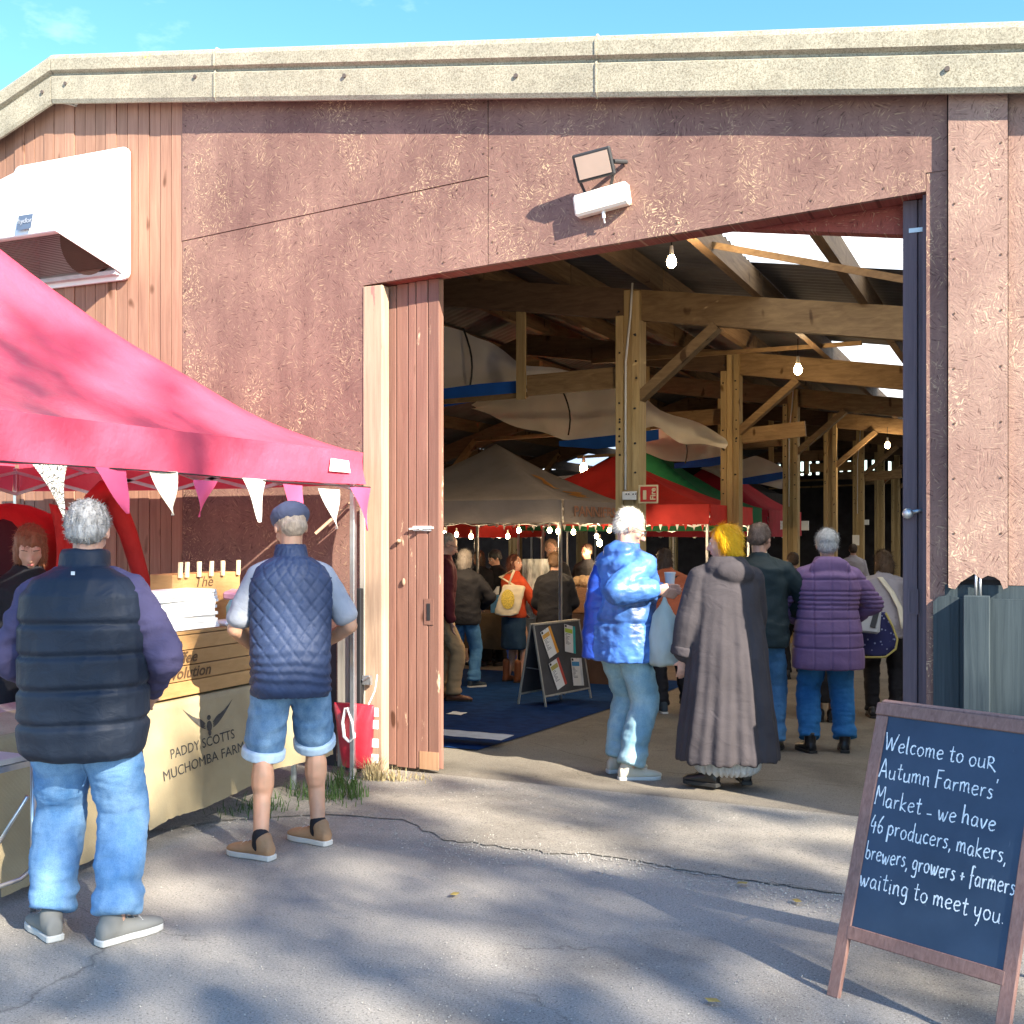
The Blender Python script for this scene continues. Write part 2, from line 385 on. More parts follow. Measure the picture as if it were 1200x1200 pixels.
    def grid(s, P, thick=None):
        """P: 2D array of points"""
        a, b = len(P), len(P[0]); vs = [p for row in P for p in row]
        return s.add(vs, [(i * b + j, i * b + j + 1, (i + 1) * b + j + 1, (i + 1) * b + j) for i in range(a - 1) for j in range(b - 1)])
    def build(s, name, mat, parent=None, smooth=False, bevel=0, world=True, recalc=True, solid=0):
        me = bpy.data.meshes.new(name)
        vs = s.v
        if parent is not None and world:
            inv = wmat(parent).inverted(); vs = [tuple(inv @ Vector(p)) for p in vs]
        me.from_pydata(vs, [], s.f)
        if recalc:
            bm = bmesh.new(); bm.from_mesh(me); bmesh.ops.recalc_face_normals(bm, faces=bm.faces)
            if bevel: bmesh.ops.bevel(bm, geom=list(bm.edges), offset=bevel, segments=1, affect='EDGES', profile=.5)
            bm.to_mesh(me); bm.free()
        if smooth: me.polygons.foreach_set('use_smooth', [True] * len(me.polygons))
        me.materials.append(mat)
        o = bpy.data.objects.new(name, me); link(o)
        if parent is not None: o.parent = parent
        if solid:
            md = o.modifiers.new('thickness', 'SOLIDIFY'); md.thickness = solid
        return o
def thing(o, label, cat, group=None): return tag(o, label, cat, group)

def text_obj(name, s, size, mat4, mat, parent, depth=.001, shear=0, bold=0, align='LEFT', sx=1):
    cu = bpy.data.curves.new(name, 'FONT'); cu.body = s; cu.size = size; cu.extrude = depth; cu.shear = shear; cu.offset = bold; cu.align_x = align
    cu.resolution_u = 3
    t = bpy.data.objects.new(name, cu); link(t)
    dg = bpy.context.evaluated_depsgraph_get(); me = bpy.data.meshes.new_from_object(t.evaluated_get(dg))
    bpy.data.objects.remove(t); bpy.data.curves.remove(cu)
    M4 = (wmat(parent).inverted() if parent is not None else Matrix.Identity(4)) @ mat4 @ Matrix.Diagonal((sx, 1, 1, 1))
    me.transform(M4); me.materials.clear(); me.materials.append(mat)
    o = bpy.data.objects.new(name, me); link(o)
    if parent is not None: o.parent = parent
    return o
def frame(origin, X, Y):
    X = Vector(X).normalized(); Y = Vector(Y).normalized(); Z = X.cross(Y)
    m = Matrix((X, Y, Z)).transposed().to_4x4(); m.translation = origin; return m
# ================================================================ THE SETTING
def sheet(name, poly, z, mat, kind='structure', label=None, cat=None):
    mb = MB(); mb.add([(x, y, z) for x, y in poly], [tuple(range(len(poly)))])
    o = mb.build(name, mat, recalc=False); return tag(o, label, cat, None, kind)
# ground: one big sheet in front, cut where the barn floor starts
mb = MB(); mb.add([(-600, -600, 0), (600, -600, 0), (600, .12, 0), (-600, .12, 0)], [(0, 1, 2, 3)])
mb.add([(-600, .12, 0), (-21, .12, 0), (-21, 600, 0), (-600, 600, 0)], [(0, 1, 2, 3)])
mb.add([(5, .12, 0), (600, .12, 0), (600, 600, 0), (5, 600, 0)], [(0, 1, 2, 3)])
mb.add([(-21, 36, 0), (5, 36, 0), (5, 600, 0), (-21, 600, 0)], [(0, 1, 2, 3)])
tag(mb.build('ground', ASPH, recalc=False), kind='structure')
# worn concrete apron in front of the doors with a crumbling front edge
edge = [(-60, 985), (120, 985), (260, 962), (400, 955), (470, 962), (520, 985), (580, 992), (640, 1000), (700, 1003), (760, 1012), (800, 1020), (860, 1030), (930, 1040), (1000, 1050), (1060, 1052), (1200, 1065), (1330, 1075)]
rng = random.Random(3)
pts = []
for i in range(len(edge) - 1):
    a, b = edge[i], edge[i + 1]
    for k in range(6):
        t = k / 6; g = G(a[0] + (b[0] - a[0]) * t, a[1] + (b[1] - a[1]) * t)
        pts.append((g.x + rng.uniform(-.012, .012), g.y + rng.uniform(-.02, .02)))
pts = [(-9, pts[0][1])] + pts + [(6, pts[-1][1]), (6, .1), (-9, .1)]
sheet('concrete_apron', pts, .006, APRON)
# tarmac patch scars
for (pp) in () or ([(700, 1015), (760, 1040), (840, 1075), (920, 1110), (1000, 1150), (985, 1135), (900, 1092), (820, 1055), (745, 1020)],
             [(820, 1050), (900, 1060), (980, 1085), (1060, 1105), (1058, 1120), (970, 1098), (880, 1072)]):
    pass
CRACK = M('crack_shadow', (.035, .03, .026), .95, .3, 20)
for ln in ([(700, 1010), (760, 1018), (830, 1030), (880, 1034), (930, 1040), (985, 1050)],
           [(620, 871), (700, 893), (760, 904), (830, 912), (900, 916), (1000, 924), (1060, 927)]):
    P = []
    for i in range(len(ln) - 1):
        for k in range(8):
            t = k / 8; g = G(ln[i][0] + (ln[i + 1][0] - ln[i][0]) * t, ln[i][1] + (ln[i + 1][1] - ln[i][1]) * t)
            g.y += rng.uniform(-.012, .012); wd = rng.uniform(.0005, .004); P.append([(g.x, g.y - wd, max(g.z, 0) * 0 + g.z + .0115), (g.x, g.y + wd, g.z + .0115)])
    tag(MB().grid(P).build('ground_crack', CRACK, recalc=False), kind='structure')
# barn floor, falling slightly inward
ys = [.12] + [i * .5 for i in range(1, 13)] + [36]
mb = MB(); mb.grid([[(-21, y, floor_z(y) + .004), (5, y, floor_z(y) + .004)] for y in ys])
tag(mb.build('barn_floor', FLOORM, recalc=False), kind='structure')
# grass at the foot of the wall
mb = MB(); rg = random.Random(5)
def tuft(x, y, n, h, sp):
    for i in range(n):
        a = rg.uniform(0, 2 * PI); bx, by = x + rg.gauss(0, sp), y + rg.gauss(0, sp * .6); hh = h * rg.uniform(.4, 1.1); ln_ = hh * rg.uniform(.2, .9)
        dx, dy = math.cos(a), math.sin(a); wd = .003
        p0 = Vector((bx, by, 0)); p1 = p0 + Vector((dx * ln_ * .4, dy * ln_ * .4, hh * .65)); p2 = p0 + Vector((dx * ln_, dy * ln_, hh))
        s_ = Vector((-dy, dx, 0)) * wd
        mb.add([p0 - s_, p0 + s_, p1 + s_ * .8, p1 - s_ * .8, p2], [(0, 1, 2, 3), (3, 2, 4)])
for (u, v, n, h, sp) in ((400, 925, 160, .17, .07), (365, 935, 180, .11, .12), (415, 935, 130, .14, .06), (310, 948, 140, .08, .10), (280, 955, 80, .06, .10), (385, 940, 90, .10, .10)):
    g = G(u, v); tuft(g.x, g.y, int(n * .6), h, sp)
GRASS = M('grass_blades', (.07, .13, .03), .7, .35, 15, trans=.25)
tag(mb.build('grass', GRASS, recalc=False), 'green grass tufts at the foot of the wall beside the red bag', 'grass', None, 'stuff')
mb = MB()
for (u, v, n, h, sp) in ((437, 915, 120, .16, .035), (455, 915, 90, .10, .05), (480, 914, 40, .06, .07)):
    g = G(u, v); tuft(g.x, g.y, n, h, sp)
DRY = M('dry_grass_blades', (.42, .34, .18), .8, .3, 15, trans=.2)
tag(mb.build('dry_grass', DRY, recalc=False), 'dry straw-coloured grass growing under the open brown door', 'grass', None, 'stuff')
# leaf litter on the tarmac
LEAF = M('fallen_leaf', (.30, .22, .06), .8, .4, 3)
for i, (u, v, c) in enumerate(((835, 1178, 0), (533, 1052, 1), (934, 1060, 1), (870, 1039, 2), (1150, 1012, 1))):
    g = G(u, v); mb = MB(); a = i * 1.3
    P = [(math.cos(a + t) * .022 * k, math.sin(a + t) * .022 * k) for t, k in ((0, 1.4), (1, .8), (2.1, .9), (3.1, 1.3), (4.2, .8), (5.3, .9))]
    mb.add([(g.x + p[0], g.y + p[1], .016 + .004 * (j % 2)) for j, p in enumerate(P)], [tuple(range(6))])
    o = mb.build('leaf', LEAF, recalc=False)
    tag(o, ['yellow fallen leaf on the tarmac near the bottom edge', 'brown leaf on the grey tarmac left of centre', 'small leaf on the apron left of the chalkboard', 'pale scrap lying on the crack in the concrete', 'leaf on the ground hidden behind the chalkboard'][i], 'leaf', 'fallen leaves on the ground')

# loose grit gathered along the broken edge and at the foot of the wall
mb = MB(); rg = random.Random(21)
def stone(x, y, s):
    k = len(mb.v); a = rg.uniform(0, 6.28)
    for j in range(4): mb.v.append((x + math.cos(a + j * 1.57) * s * rg.uniform(.6, 1.2), y + math.sin(a + j * 1.57) * s * rg.uniform(.6, 1.2), .004))
    mb.v.append((x + s * .2, y, .006 + s * rg.uniform(.5, .9))); mb.f += [(k, k + 1, k + 4), (k + 1, k + 2, k + 4), (k + 2, k + 3, k + 4), (k + 3, k, k + 4)]
for i in range(2600):
    e_ = rg.choice(edge[2:-1]); g = G(e_[0] + rg.uniform(-60, 60), e_[1] + rg.gauss(4, 12)); stone(g.x, g.y, rg.uniform(.002, .006))
for i in range(1500): stone(rg.uniform(-4.6, 0), -abs(rg.gauss(0, .35)) + .05, rg.uniform(.002, .007))
for i in range(1800): g = G(rg.uniform(0, 1200), rg.uniform(940, 1200)); stone(g.x, g.y, rg.uniform(.0015, .004))
tag(mb.build('grit', M('pale_grit', (.33, .31, .27), .9, .45, 40), recalc=False), 'loose grit scattered over the tarmac and along the broken concrete edge', 'grit', None, 'stuff')

# ================================================================ THE BARN
barn = empty('barn', (0, 0, 0), 0, 'brown timber barn with painted strand board front, pale cement roof edge and wide open doorway', 'barn')
def gable_z(x):      # top of cladding at the front
    return (4.03 - .149 * x) if x >= -6.5 else (4.06 + .149 * 6.5 + .30 * (x + 6.5))
# backing behind the cladding
xl = W(215, 400).x; xj = W(427, 600).x; xr = -.477
LZ0 = W(425, 335).z; LZ1 = W(1085, 225).z
mb = MB()
mb.prism([(-20, 0), (xj, 0), (xj, LZ0 + .01), (xj, gable_z(xj)), (-6.5, gable_z(-6.5)), (-12, gable_z(-12)), (-20, gable_z(-12))], .03, .10)
mb.build('wall_lining', DARKWALL, barn)
MB().prism([(xr + .035, 0), (6, 0), (6, gable_z(6)), (xr + .035, gable_z(xr))], .03, .10).build('wall_lining', DARKWALL, barn)
# boards left
pitch = .104; x = xl - .004; i = 0; rb = random.Random(11)
while x > -9.3:
    x0, x1 = x - pitch + .007, x; f = rb.uniform(-.006, .004)
    MB().prism([(x0, .02), (x1, .02), (x1, gable_z(x1)), (x0, gable_z(x0))], -.006 + f, .022 + f).build('board', BOARD, barn)
    x -= pitch; i += 1
# OSB panels
def pz(u, v): p = W(u, v); return (p.x, p.z)
A0, A1, A2 = pz(216, 283), pz(573, 207), pz(573, 309)
lintl, lintr = (xj, LZ0), (xr, LZ1)
zz = lambda x: LZ0 + (LZ1 - LZ0) * (x - xj) / (xr - xj)
A2 = (A1[0], zz(A1[0]))
g_ = .0025
MB().prism([(xl, A0[1] + g_), (A1[0] - g_, A1[1] + g_), (A1[0] - g_, gable_z(A1[0])), (xl, gable_z(xl))], -.014, .026).build('osb_panel', OSB, barn)
xe = W(395, 600).x
MB().prism([(xl, .9), (xe, .9), (xe, .05), (xj - .002, .05), (xj - .002, LZ0), (A2[0] - g_, A2[1]), (A1[0] - g_, A1[1] - g_), (xl, A0[1] - g_)], -.010, .026).build('osb_panel', OSB, barn)
xs = W(1110, 400).x
MB().prism([(A1[0] + g_, A2[1]), (xr - .002, LZ1), (xr - .002, LZ1 + .1), (xs, LZ1 + .1), (xs, gable_z(xs)), (A1[0] + g_, gable_z(A1[0]))], -.012, .026).build('osb_panel', OSB, barn)
# small repair offcut beside the lit strip
# jagged lower edges on the right
xp0, xp1 = W(1112, 400).x, W(1181, 400).x
zb = W(1150, 690).z
jag = []
rj = random.Random(4)
for (u, v) in ((1112, 688), (1120, 690), (1126, 682), (1134, 677), (1142, 672), (1150, 678), (1158, 674), (1166, 676), (1172, 680), (1176, 690), (1181, 688)): jag.append(pz(u, v))
MB().prism(jag + [(xp1, gable_z(xp1)), (xp0, gable_z(xp0))], -.052, -.030).build('pillar_board', OSB_R, barn)
MB().prism([(xp0 + .004, zb + .05), (xp1 - .004, zb + .05), (xp1 - .004, gable_z(xp1)), (xp0 + .004, gable_z(xp0))], -.029, .026).build('pillar_core', DARKWALL, barn)
MB().prism([(xp1 + .003, W(1190, 686).z), (.6, W(1190, 686).z), (1.9, 1.32), (1.9, gable_z(1.9)), (xp1 + .003, gable_z(xp1))], -.012, .026).build('osb_panel', OSB_R, barn)
MB().prism([(1.905, 0.02), (5.5, 0.02), (5.5, gable_z(5.5)), (1.905, gable_z(1.905))], -.012, .026).build('osb_panel', OSB_R, barn)
# strip between opening and pillar
MB().prism([(xr + .001, .02), (xs + .0, .02), (xs, LZ1 + .098), (xr + .001, LZ1 + .098)], -.008, .026).build('door_surround', OSB, barn)
# lower right: slate painted panels, post, conduits
zc = W(1140, 697).z
jag2 = [(W(1094, 0).x, .02), (W(1094, 0).x, W(1094, 705).z), (W(1100, 0).x, W(1100, 699).z), (W(1112, 0).x, W(1112, 697).z), (W(1124, 0).x, W(1124, 700).z)]
MB().prism(jag2 + [(W(1124, 0).x, .02)], -.030, -.014).build('lower_panel', TEAL, barn)
MB().prism([(W(1124, 0).x + .003, .02), (W(1124, 0).x + .003, zc - .02), (1.9, zc), (1.9, .02)], -.026, -.013).build('lower_panel', TEAL, barn)
MB().prism([(1.9, .02), (xp0 - .02, .02), (xp0 - .02, zb + .02), (1.9, zb + .02)], -.0095, .026).build('sill_board', TEAL, barn)
px0, px1 = W(1128, 0).x, W(1158, 0).x
MB().b2(px0 + .01, px1 + .01, -.14, -.031, .01, zc).build('corner_post', TEAL, barn, bevel=.003)
for u in (1144, 1149): 
    q = W(u, 690); MB().cyl((q.x, -.045, zc - .03), (q.x, -.045, zc + .14), .007, n=8).build('conduit', STEEL, barn, smooth=True)
# screw heads along the panel edges
mb = MB()
def screws(x0, z0, x1, z1, y, st_=.30):
    L = math.hypot(x1 - x0, z1 - z0); n = int(L / st_)
    for i in range(n + 1): t = (i + .3) / (n + .6); mb.cyl((x0 + (x1 - x0) * t, y, z0 + (z1 - z0) * t), (x0 + (x1 - x0) * t, y - .003, z0 + (z1 - z0) * t), .006, n=6)
screws(xl + .03, .3, xl + .03, 4.6, -.0142); screws(A1[0] - .03, A1[1] + .05, A1[0] - .03, 4.4, -.0142); screws(A1[0] + .03, A2[1] + .05, A1[0] + .03, 4.4, -.0122)
screws(xj - .03, 1.0, xj - .03, 3.1, -.0102); screws(xp0 + .03, 1.5, xp0 + .03, 3.7, -.0522); screws(xp1 - .03, 1.5, xp1 - .03, 3.7, -.0522)
screws(xj + .1, LZ0 + .07, xr - .1, LZ1 + .05, -.0122, .4); screws(xl + .1, A0[1] - .05, A1[0] - .1, A1[1] - .05, -.0102, .4)
o = mb.build('screw_heads', M('rusty_screw', (.10, .055, .035), .7), barn); o['kind'] = 'stuff'
# lintel board forming the soffit, jamb boards
MB().prism([(xj, LZ0), (xr, LZ1), (xr, LZ1 + .04), (xj, LZ0 + .04)], .0265, .16).build('lintel', OSB_D, barn)
MB().prism([(xj, LZ0 + .04), (xr, LZ1 + .04), (xr, LZ1 + .16), (xj, LZ0 + .16)], .0265, .06).build('lintel_rail', OSB_D, barn)
xd0 = W(450, 500, .1).x; xd1 = W(515, 500, .1).x
MB().b2(xj, xj + .145, -.016, .075, .0, LZ0 - .01).build('door_jamb', JAMB, barn, bevel=.003)
MB().b2(xr - .02, xr + .03, .027, .16, 0, LZ1 - .005).build('door_jamb', DOOR_SHADED, barn)
# left sliding leaf
leaf = MB().b2(xd0 - .12, xd1 - .005, .135, .165, .03, zz(xd1) + .0).build('sliding_door', DOORW, barn)
nb = 5; bx = [xd0, xd0 + .095, xd0 + .185, xd0 + .245, xd0 + .335, xd1]
for k in range(nb):
    f = rb.uniform(-.003, .002)
    MB().b2(bx[k] + .003, bx[k + 1] - .003, .10 + f, .135, .02 + rb.uniform(0, .02), zz(bx[k])).build('plank', DOORW, leaf, bevel=.003)
# lighter repair at the bottom, bolt, recessed pull
BRIGHTW = wood_mat('repaired_wood', (.36, .20, .11), (.50, .30, .17), (12, 12, .6), knots=False)
q0 = W(492, 880, .098); q1 = W(513, 905, .098)
MB().b2(q0.x, xd1 - .004, .093, .0985, .03, q0.z).build('repair_patch', BRIGHTW, leaf)
q = W(502, 717, .09); mb = MB(); mb.b2(q.x - .035, q.x + .035, .093, .0965, q.z - .085, q.z + .085); mb.build('pull_plate', DOORW, leaf)
MB().b2(q.x - .012, q.x + .012, .089, .0925, q.z - .055, q.z + .055).build('pull_handle', BLACK, leaf)
q = W(495, 620, .08); mb = MB(); mb.b2(q.x - .075, q.x + .06, .085, .0955, q.z - .012, q.z + .02); mb.cyl((q.x - .10, .082, q.z), (q.x + .08, .082, q.z + .008), .007); mb.ell((q.x - .01, .072, q.z + .004), (.012, .02, .012)); mb.build('bolt', WHITE, leaf)
q = W(467, 634, .08); MB().ell((q.x, .085, q.z), (.016, .02, .014)).build('bolt_keep', JAMB, leaf)
q = W(472, 682, .08); MB().ell((q.x, .092, q.z), (.010, .014, .025)).build('hook', JAMB, leaf)
# right leaf, its shade put into the paint colour
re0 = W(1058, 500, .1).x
leaf2 = MB().b2(re0, xr - .022, .135, .165, .03, zz(re0) - .01).build('sliding_door', DOOR_SHADED, barn)
MB().b2(re0, re0 + .075, .10, .1345, .02, zz(re0)).build('plank', DOOR_SHADED, leaf2, bevel=.003)
MB().b2(re0 + .08, xr - .022, .105, .1345, .02, zz(re0)).build('plank', DOOR_SHADED, leaf2, bevel=.003)
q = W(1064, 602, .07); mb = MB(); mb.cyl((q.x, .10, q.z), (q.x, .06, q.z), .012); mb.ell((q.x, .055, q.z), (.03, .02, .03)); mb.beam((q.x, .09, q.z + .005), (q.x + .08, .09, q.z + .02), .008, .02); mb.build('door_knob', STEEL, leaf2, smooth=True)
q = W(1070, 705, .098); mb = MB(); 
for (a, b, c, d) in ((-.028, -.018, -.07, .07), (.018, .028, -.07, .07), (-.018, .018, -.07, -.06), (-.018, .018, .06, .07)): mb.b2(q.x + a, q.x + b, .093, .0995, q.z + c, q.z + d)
mb.build('pull_handle', DOOR_SHADED, leaf2)
q = W(1072, 270, .1); MB().b2(q.x - .03, q.x + .04, .094, .0995, q.z - .012, q.z + .012).build('hinge_strap', STEEL, leaf2)

# ---- barge boards: cement sections with rolled rim and a groove
def barge(xa, xb, mirror=False):
    """profile swept from xa to xb along the roofline"""
    za = lambda x: (4.204 - .149 * x) if x >= -6.675 else (4.204 + .149 * 6.675 + .34 * (x + 6.675))
    prof = [(.02, 0), (-.10, .0), (-.125, -.012), (-.138, -.045), (-.138, -.128), (-.108, -.146), (-.106, -.160), (-.13, -.176), (-.13, -.345), (-.118, -.372), (-.100, -.372), (-.092, -.345), (-.092, -.06), (.02, -.05)]
    n = max(2, int(abs(xb - xa) / .12)); mb = MB(); vs = []; fs = []; k = len(prof)
    for i in range(n + 1):
        x = xa + (xb - xa) * i / n; z = za(x); wob = noise.noise(Vector((x * 2, 1, 0))) * .006
        for (y, dz) in prof: vs.append((x, y + wob, z + dz + wob * .6))
    for i in range(n):
        for j in range(k): fs.append((i * k + j, i * k + (j + 1) % k, (i + 1) * k + (j + 1) % k, (i + 1) * k + j))
    fs += [tuple(range(k)), tuple(range((n + 1) * k - 1, n * k - 1, -1))]
    mb.add(vs, fs); o = mb.build('barge_board', BARGE, barn)
    return o, za
def bx_(u): r = ray(u, 60); t = (-.135 - CAM.y) / r.y; return CAM.x + r.x * t
xb = [4.0, bx_(697) + .004, bx_(250) + .003, -6.675]
for i in range(3): 
    o, za = barge(xb[i + 1] + .004, xb[i] - .004)
o2, za = barge(-6.679, -9.5)
for (u, v) in ((229, 90 / 1), (77, 98), (404, 89), (605, 89), (1110, 81), (50, 108)):
    p = W(u, v, -.13); MB().cyl((p.x, -.129, p.z), (p.x, -.141, p.z), .014, n=8).build('fixing_bolt', M('rusted_bolt', (.10, .08, .07), .8), barn)
for u in (697, 250):   # socket joints between the sections
    x = bx_(u); z = za(x); mb = MB(); mb.prism([(-.0, z + .006), (-.11, z + .008), (-.145, z - .045), (-.145, z - .13), (-.115, z - .15), (-.137, z - .178), (-.137, z - .35), (-.115, z - .38), (-.09, z - .376), (-.0, z - .2)], x + .001, x + .011, 'x')
    mb.build('barge_collar', BARGE, barn)
# broken brackets under the eave
for (u, v, du) in ((75, 118, 1), (240, 112, .6)):
    p = W(u, v, -.1); mb = MB(); mb.beam((p.x - .12, -.09, p.z + .03), (p.x + .05, -.03, p.z - .02), .03, .012); mb.beam((p.x + .03, -.035, p.z - .02), (p.x + .2 * du, -.08, p.z + .01), .02, .01); mb.build('eave_bracket', GREYW, barn)

# ---- roof: corrugated sheets, bay by bay, with translucent ones let in
BAY = 4.22
XS = [5.4, 3.4, 1.55, -.37, -1.37, -2.33, -3.3, -4.27, -5.25, -6.2, -6.5]
PUR = [3.55, 2.55, 1.55, .60, -.37, -1.32, -2.28, -3.25, -4.22, -5.2, -6.2, -7.2, -8.3, -9.4, -10.4, -12.4, -14.4, -16.4, -18.4, -20.4]
def roof_sheet(x0, x1, y0, y1, mat, name):
    n = max(2, int((y1 - y0) / .0365)); P = []
    for i in range(n + 1):
        y = y0 + (y1 - y0) * i / n; dz = .02 * math.cos((y) / .146 * 2 * PI)
        P.append([(x0, y, roof_z(x0) + .03 + dz), (x1, y, roof_z(x1) + .03 + dz)])
    return MB().grid(P).build(name, mat, barn, smooth=True, recalc=False)
def cover(x0, x1, skylights):
    y = .105
    for (a, b) in skylights + [(36, 36)]:
        if a > y: roof_sheet(x0, x1, y, a, ROOFM, 'roof_sheet')
        if b > a: roof_sheet(x0, x1, a, b, SKYL, 'skylight')
        y = b
SKR = [(.55, 3.85), (8.6, 10.5), (13.4, 15.2), (18.0, 19.8), (22.4, 24.2), (27, 29)]
cover(.6, 5.4, SKR); cover(-2.28, .6, SKR); cover(-6.5, -2.28, [])
cover(-8.3, -6.5, []); cover(-10.5, -8.3, [(20, 22), (25, 27)])
cover(-15, -10.5, [(8.5, 10), (14, 15.5), (20.5, 22), (27, 28.5)]); cover(-21, -15, [(17, 18.5), (24, 25.5), (30, 31.5)])
# purlins, resting on the rafters
for x in PUR:
    for k in range(8):
        y0, y1 = k * BAY + .0, (k + 1) * BAY
        if k == 0: y0 = .18
        if x < -11 and k > 6: continue
        z = roof_z(x) - .02 - .11 - (.0 if x > -10.5 else 0)
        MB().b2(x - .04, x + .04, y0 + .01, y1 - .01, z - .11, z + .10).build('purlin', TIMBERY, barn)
# rafters with posts and braces on every frame
PX = -3.54
def rafter_piece(xa, xb, y, name='rafter'):
    zt = lambda x: roof_z(x) - .242
    MB().prism([(xa, zt(xa) - .30), (xb, zt(xb) - .30), (xb, zt(xb)), (xa, zt(xa))], y - .05, y + .05).build(name, OSB_D if y < 1 else (TIMBER if xb > -3.6 + .2 and y < 20 else TIMBER_SHADED), barn)
def post(x, y, n_hi, three=True, conduit=False, zt=None, wd=.21):
    z1 = (roof_z(x) - .242 - .30 + .28) if zt is None else zt; z0 = floor_z(y)
    core = MB().b2(x - .045, x + .045, y - .09, y + .09, z0, z1).build('post', TIMBERZ, barn)
    for s in (-1, 1):
        MB().b2(x + s * .085 - .037, x + s * .085 + .037, y - .115, y + .10, z0, z1 - .25 if s < 0 else z1 - .02).build('post_plank', TIMBERZ, core)
    mb = MB(); rr = random.Random(int(y * 10))
    for k in range(16):
        zz_ = z1 - .15 - rr.random() * 1.9; s = rr.choice((-1, 1)); mb.cyl((x + s * .085 + rr.uniform(-.02, .02), y - .1145, zz_), (x + s * .085, y - .123, zz_), .011, n=6)
    mb.build('bolt_heads', BLACK, core)
    if conduit:
        MB().tube([(x + .06, y - .14, 4.02), (x + .04, y - .14, 3.7), (x - .01, y - .14, 3.25), (x - .012, y - .14, 2.0)], .011, 6).build('conduit', WHITE, core, smooth=True)
    return core
for k in range(0, 8):
    y = k * BAY if k else .24
    if k:
        rafter_piece(PX + .05, -.0, y) if False else None
    rafter_piece(-6.49, PX, y + (.0)); rafter_piece(PX + .004, -.3, y + .002); rafter_piece(-.296, 5.2, y)
    rafter_piece(-10.5, -6.494, y); rafter_piece(-20.5, -10.504, y)
    if k:
        post(PX, y, 0, True, k in (1, 3, 5)); post(-10.5, y, 0, zt=roof_z(-10.5) - .3)
        if k < 8:
            zb_ = lambda x: roof_z(x) - .542
            MB().beam((PX + .10, y - .02, zb_(PX) - .78), (PX + .87, y - .02, zb_(PX + .87) - .0), .09, .16, (0, 1, 0)).build('brace', TIMBER, barn)
        MB().beam((-10.4, y - .02, 2.2), (-9.4, y - .02, 3.3), .09, .16, (0, 1, 0)).build('brace', TIMBER, barn)
        # tie beam going left, packed under the rafter by short uprights
        zl, zr = W(513, 462, BAY).z, W(728, 440, BAY).z
        xx = W(610, 400, BAY).x; zx = zl + (zr - zl) * (xx + 7.4) / (PX - .14 + 7.4) - .015
        MB().beam((xx + .055, y + .07, zx), (PX - .14, y + .07, zr - .01), .07, .21, (0, 0, 1)).build('tie_beam', TIMBER, barn)
        MB().beam((-7.4, y + .09, zl - .12), (xx + .04, y + .09, zx - .09), .05, .05, (0, 0, 1)).build('liner_rail', TIMBER, barn)
        MB().b2(xx - .05, xx + .05, y - .0, y + .10 - .066, zl - .1, roof_z(xx) - .5).build('hanger', TIMBERZ, barn)
        MB().b2(-7.2, -6.25, y - .16, y - .055, 3.88, 4.02).build('packer', TIMBER, barn)
        if k in (2, 5): MB().beam((PX + .12, y + .08, 2.86), (PX + .95, y + .08, 2.93), .06, .2, (0, 0, 1)).build('stub_beam', TIMBER, barn)
# long slender batten under the first skylight
p, q = W(812, 285, 2.2), W(1058, 340, 1.6)
MB().beam((p.x, 2.4, p.z + .05), (q.x + .3, 1.55, q.z - .02), .045, .05).build('batten', TIMBER, barn)
p, q = W(820, 416, 8.0), W(1010, 402, 7.6)
MB().beam((p.x - 1.5, 8.0, p.z), (q.x, 7.6, q.z), .05, .05).build('batten', TIMBER, barn)
# side and end walls
DW = DARKWALL
MB().b2(5.2, 5.3, .1, 36, 0, 3.2).build('side_wall', DW, barn)
MB().b2(-21.1, -21, .1, 36, 0, 3.4).build('side_wall', DW, barn)
MB().prism([(-21, -.3), (5.2, -.3), (5.2, 2.9), (-1, 3.72), (-21, 3.2)], 34.2, 34.3).build('end_wall', DW, barn)
MB().prism([(-21, 4.25), (-6.5, 5.2), (5.2, 3.4), (5.2, 2.9), (-1, 4.05), (-21, 4.05)], 34.2, 34.3).build('end_wall', DW, barn)
x = -9.0; mb = MB()
while x < 3: mb.b2(x, x + .16, 34.2, 34.25, 3.4, 4.1); x += .27
o = mb.build('ventilated_boarding', DW, barn)
# beige liner sheets slung between the frames, blue along their lower edge
def tarp(y, cols, name='liner_sheet', blue=None, ph=0):
    P = []; n = len(cols); us = []
    top = []; bot = []
    for (u, vt, vb) in cols: us.append(u); top.append(vt); bot.append(vb)
    U = np.linspace(us[0], us[-1], 40); T = np.interp(U, us, top); B_ = np.interp(U, us, bot)
    for i in range(40):
        row = []
        for j in range(15):
            t = j / 14; v = T[i] + (B_[i] - T[i]) * t
            yy = y + .05 * math.sin(U[i] * .045 + ph + t * 2) * math.sin(t * PI) + .12 * math.sin(t * PI) + .012 * math.sin(U[i] * .13 + 3 * t)
            p = W(U[i], v, y); row.append((p.x, yy, p.z + .02 * math.sin(U[i] * .1 + ph)))
        P.append(row)
    return MB().grid(P).build(name, TARP, barn, smooth=True, recalc=False)
t1 = tarp(4.75, [(490, 380, 462), (513, 384, 460), (543, 386, 455), (575, 403, 452), (610, 425, 450), (640, 432, 448), (672, 434, 445), (705, 437, 442)])
t2 = tarp(8.0, [(552, 474, 478), (580, 462, 490), (620, 455, 504), (660, 450, 514), (690, 446, 515), (730, 444, 509), (770, 480, 500), (800, 488, 520), (850, 512, 524)], ph=1)
t3 = tarp(9.6, [(750, 505, 530), (780, 500, 538), (810, 498, 543), (835, 505, 541), (866, 525, 536)], ph=2)
t4 = tarp(13.4, [(820, 547, 550), (850, 542, 562), (885, 535, 568), (915, 545, 572), (928, 560, 570)], ph=.5)
t5 = None and tarp(16.5, [(955, 570, 590), (975, 573, 592), (990, 585, 592)], ph=.5)
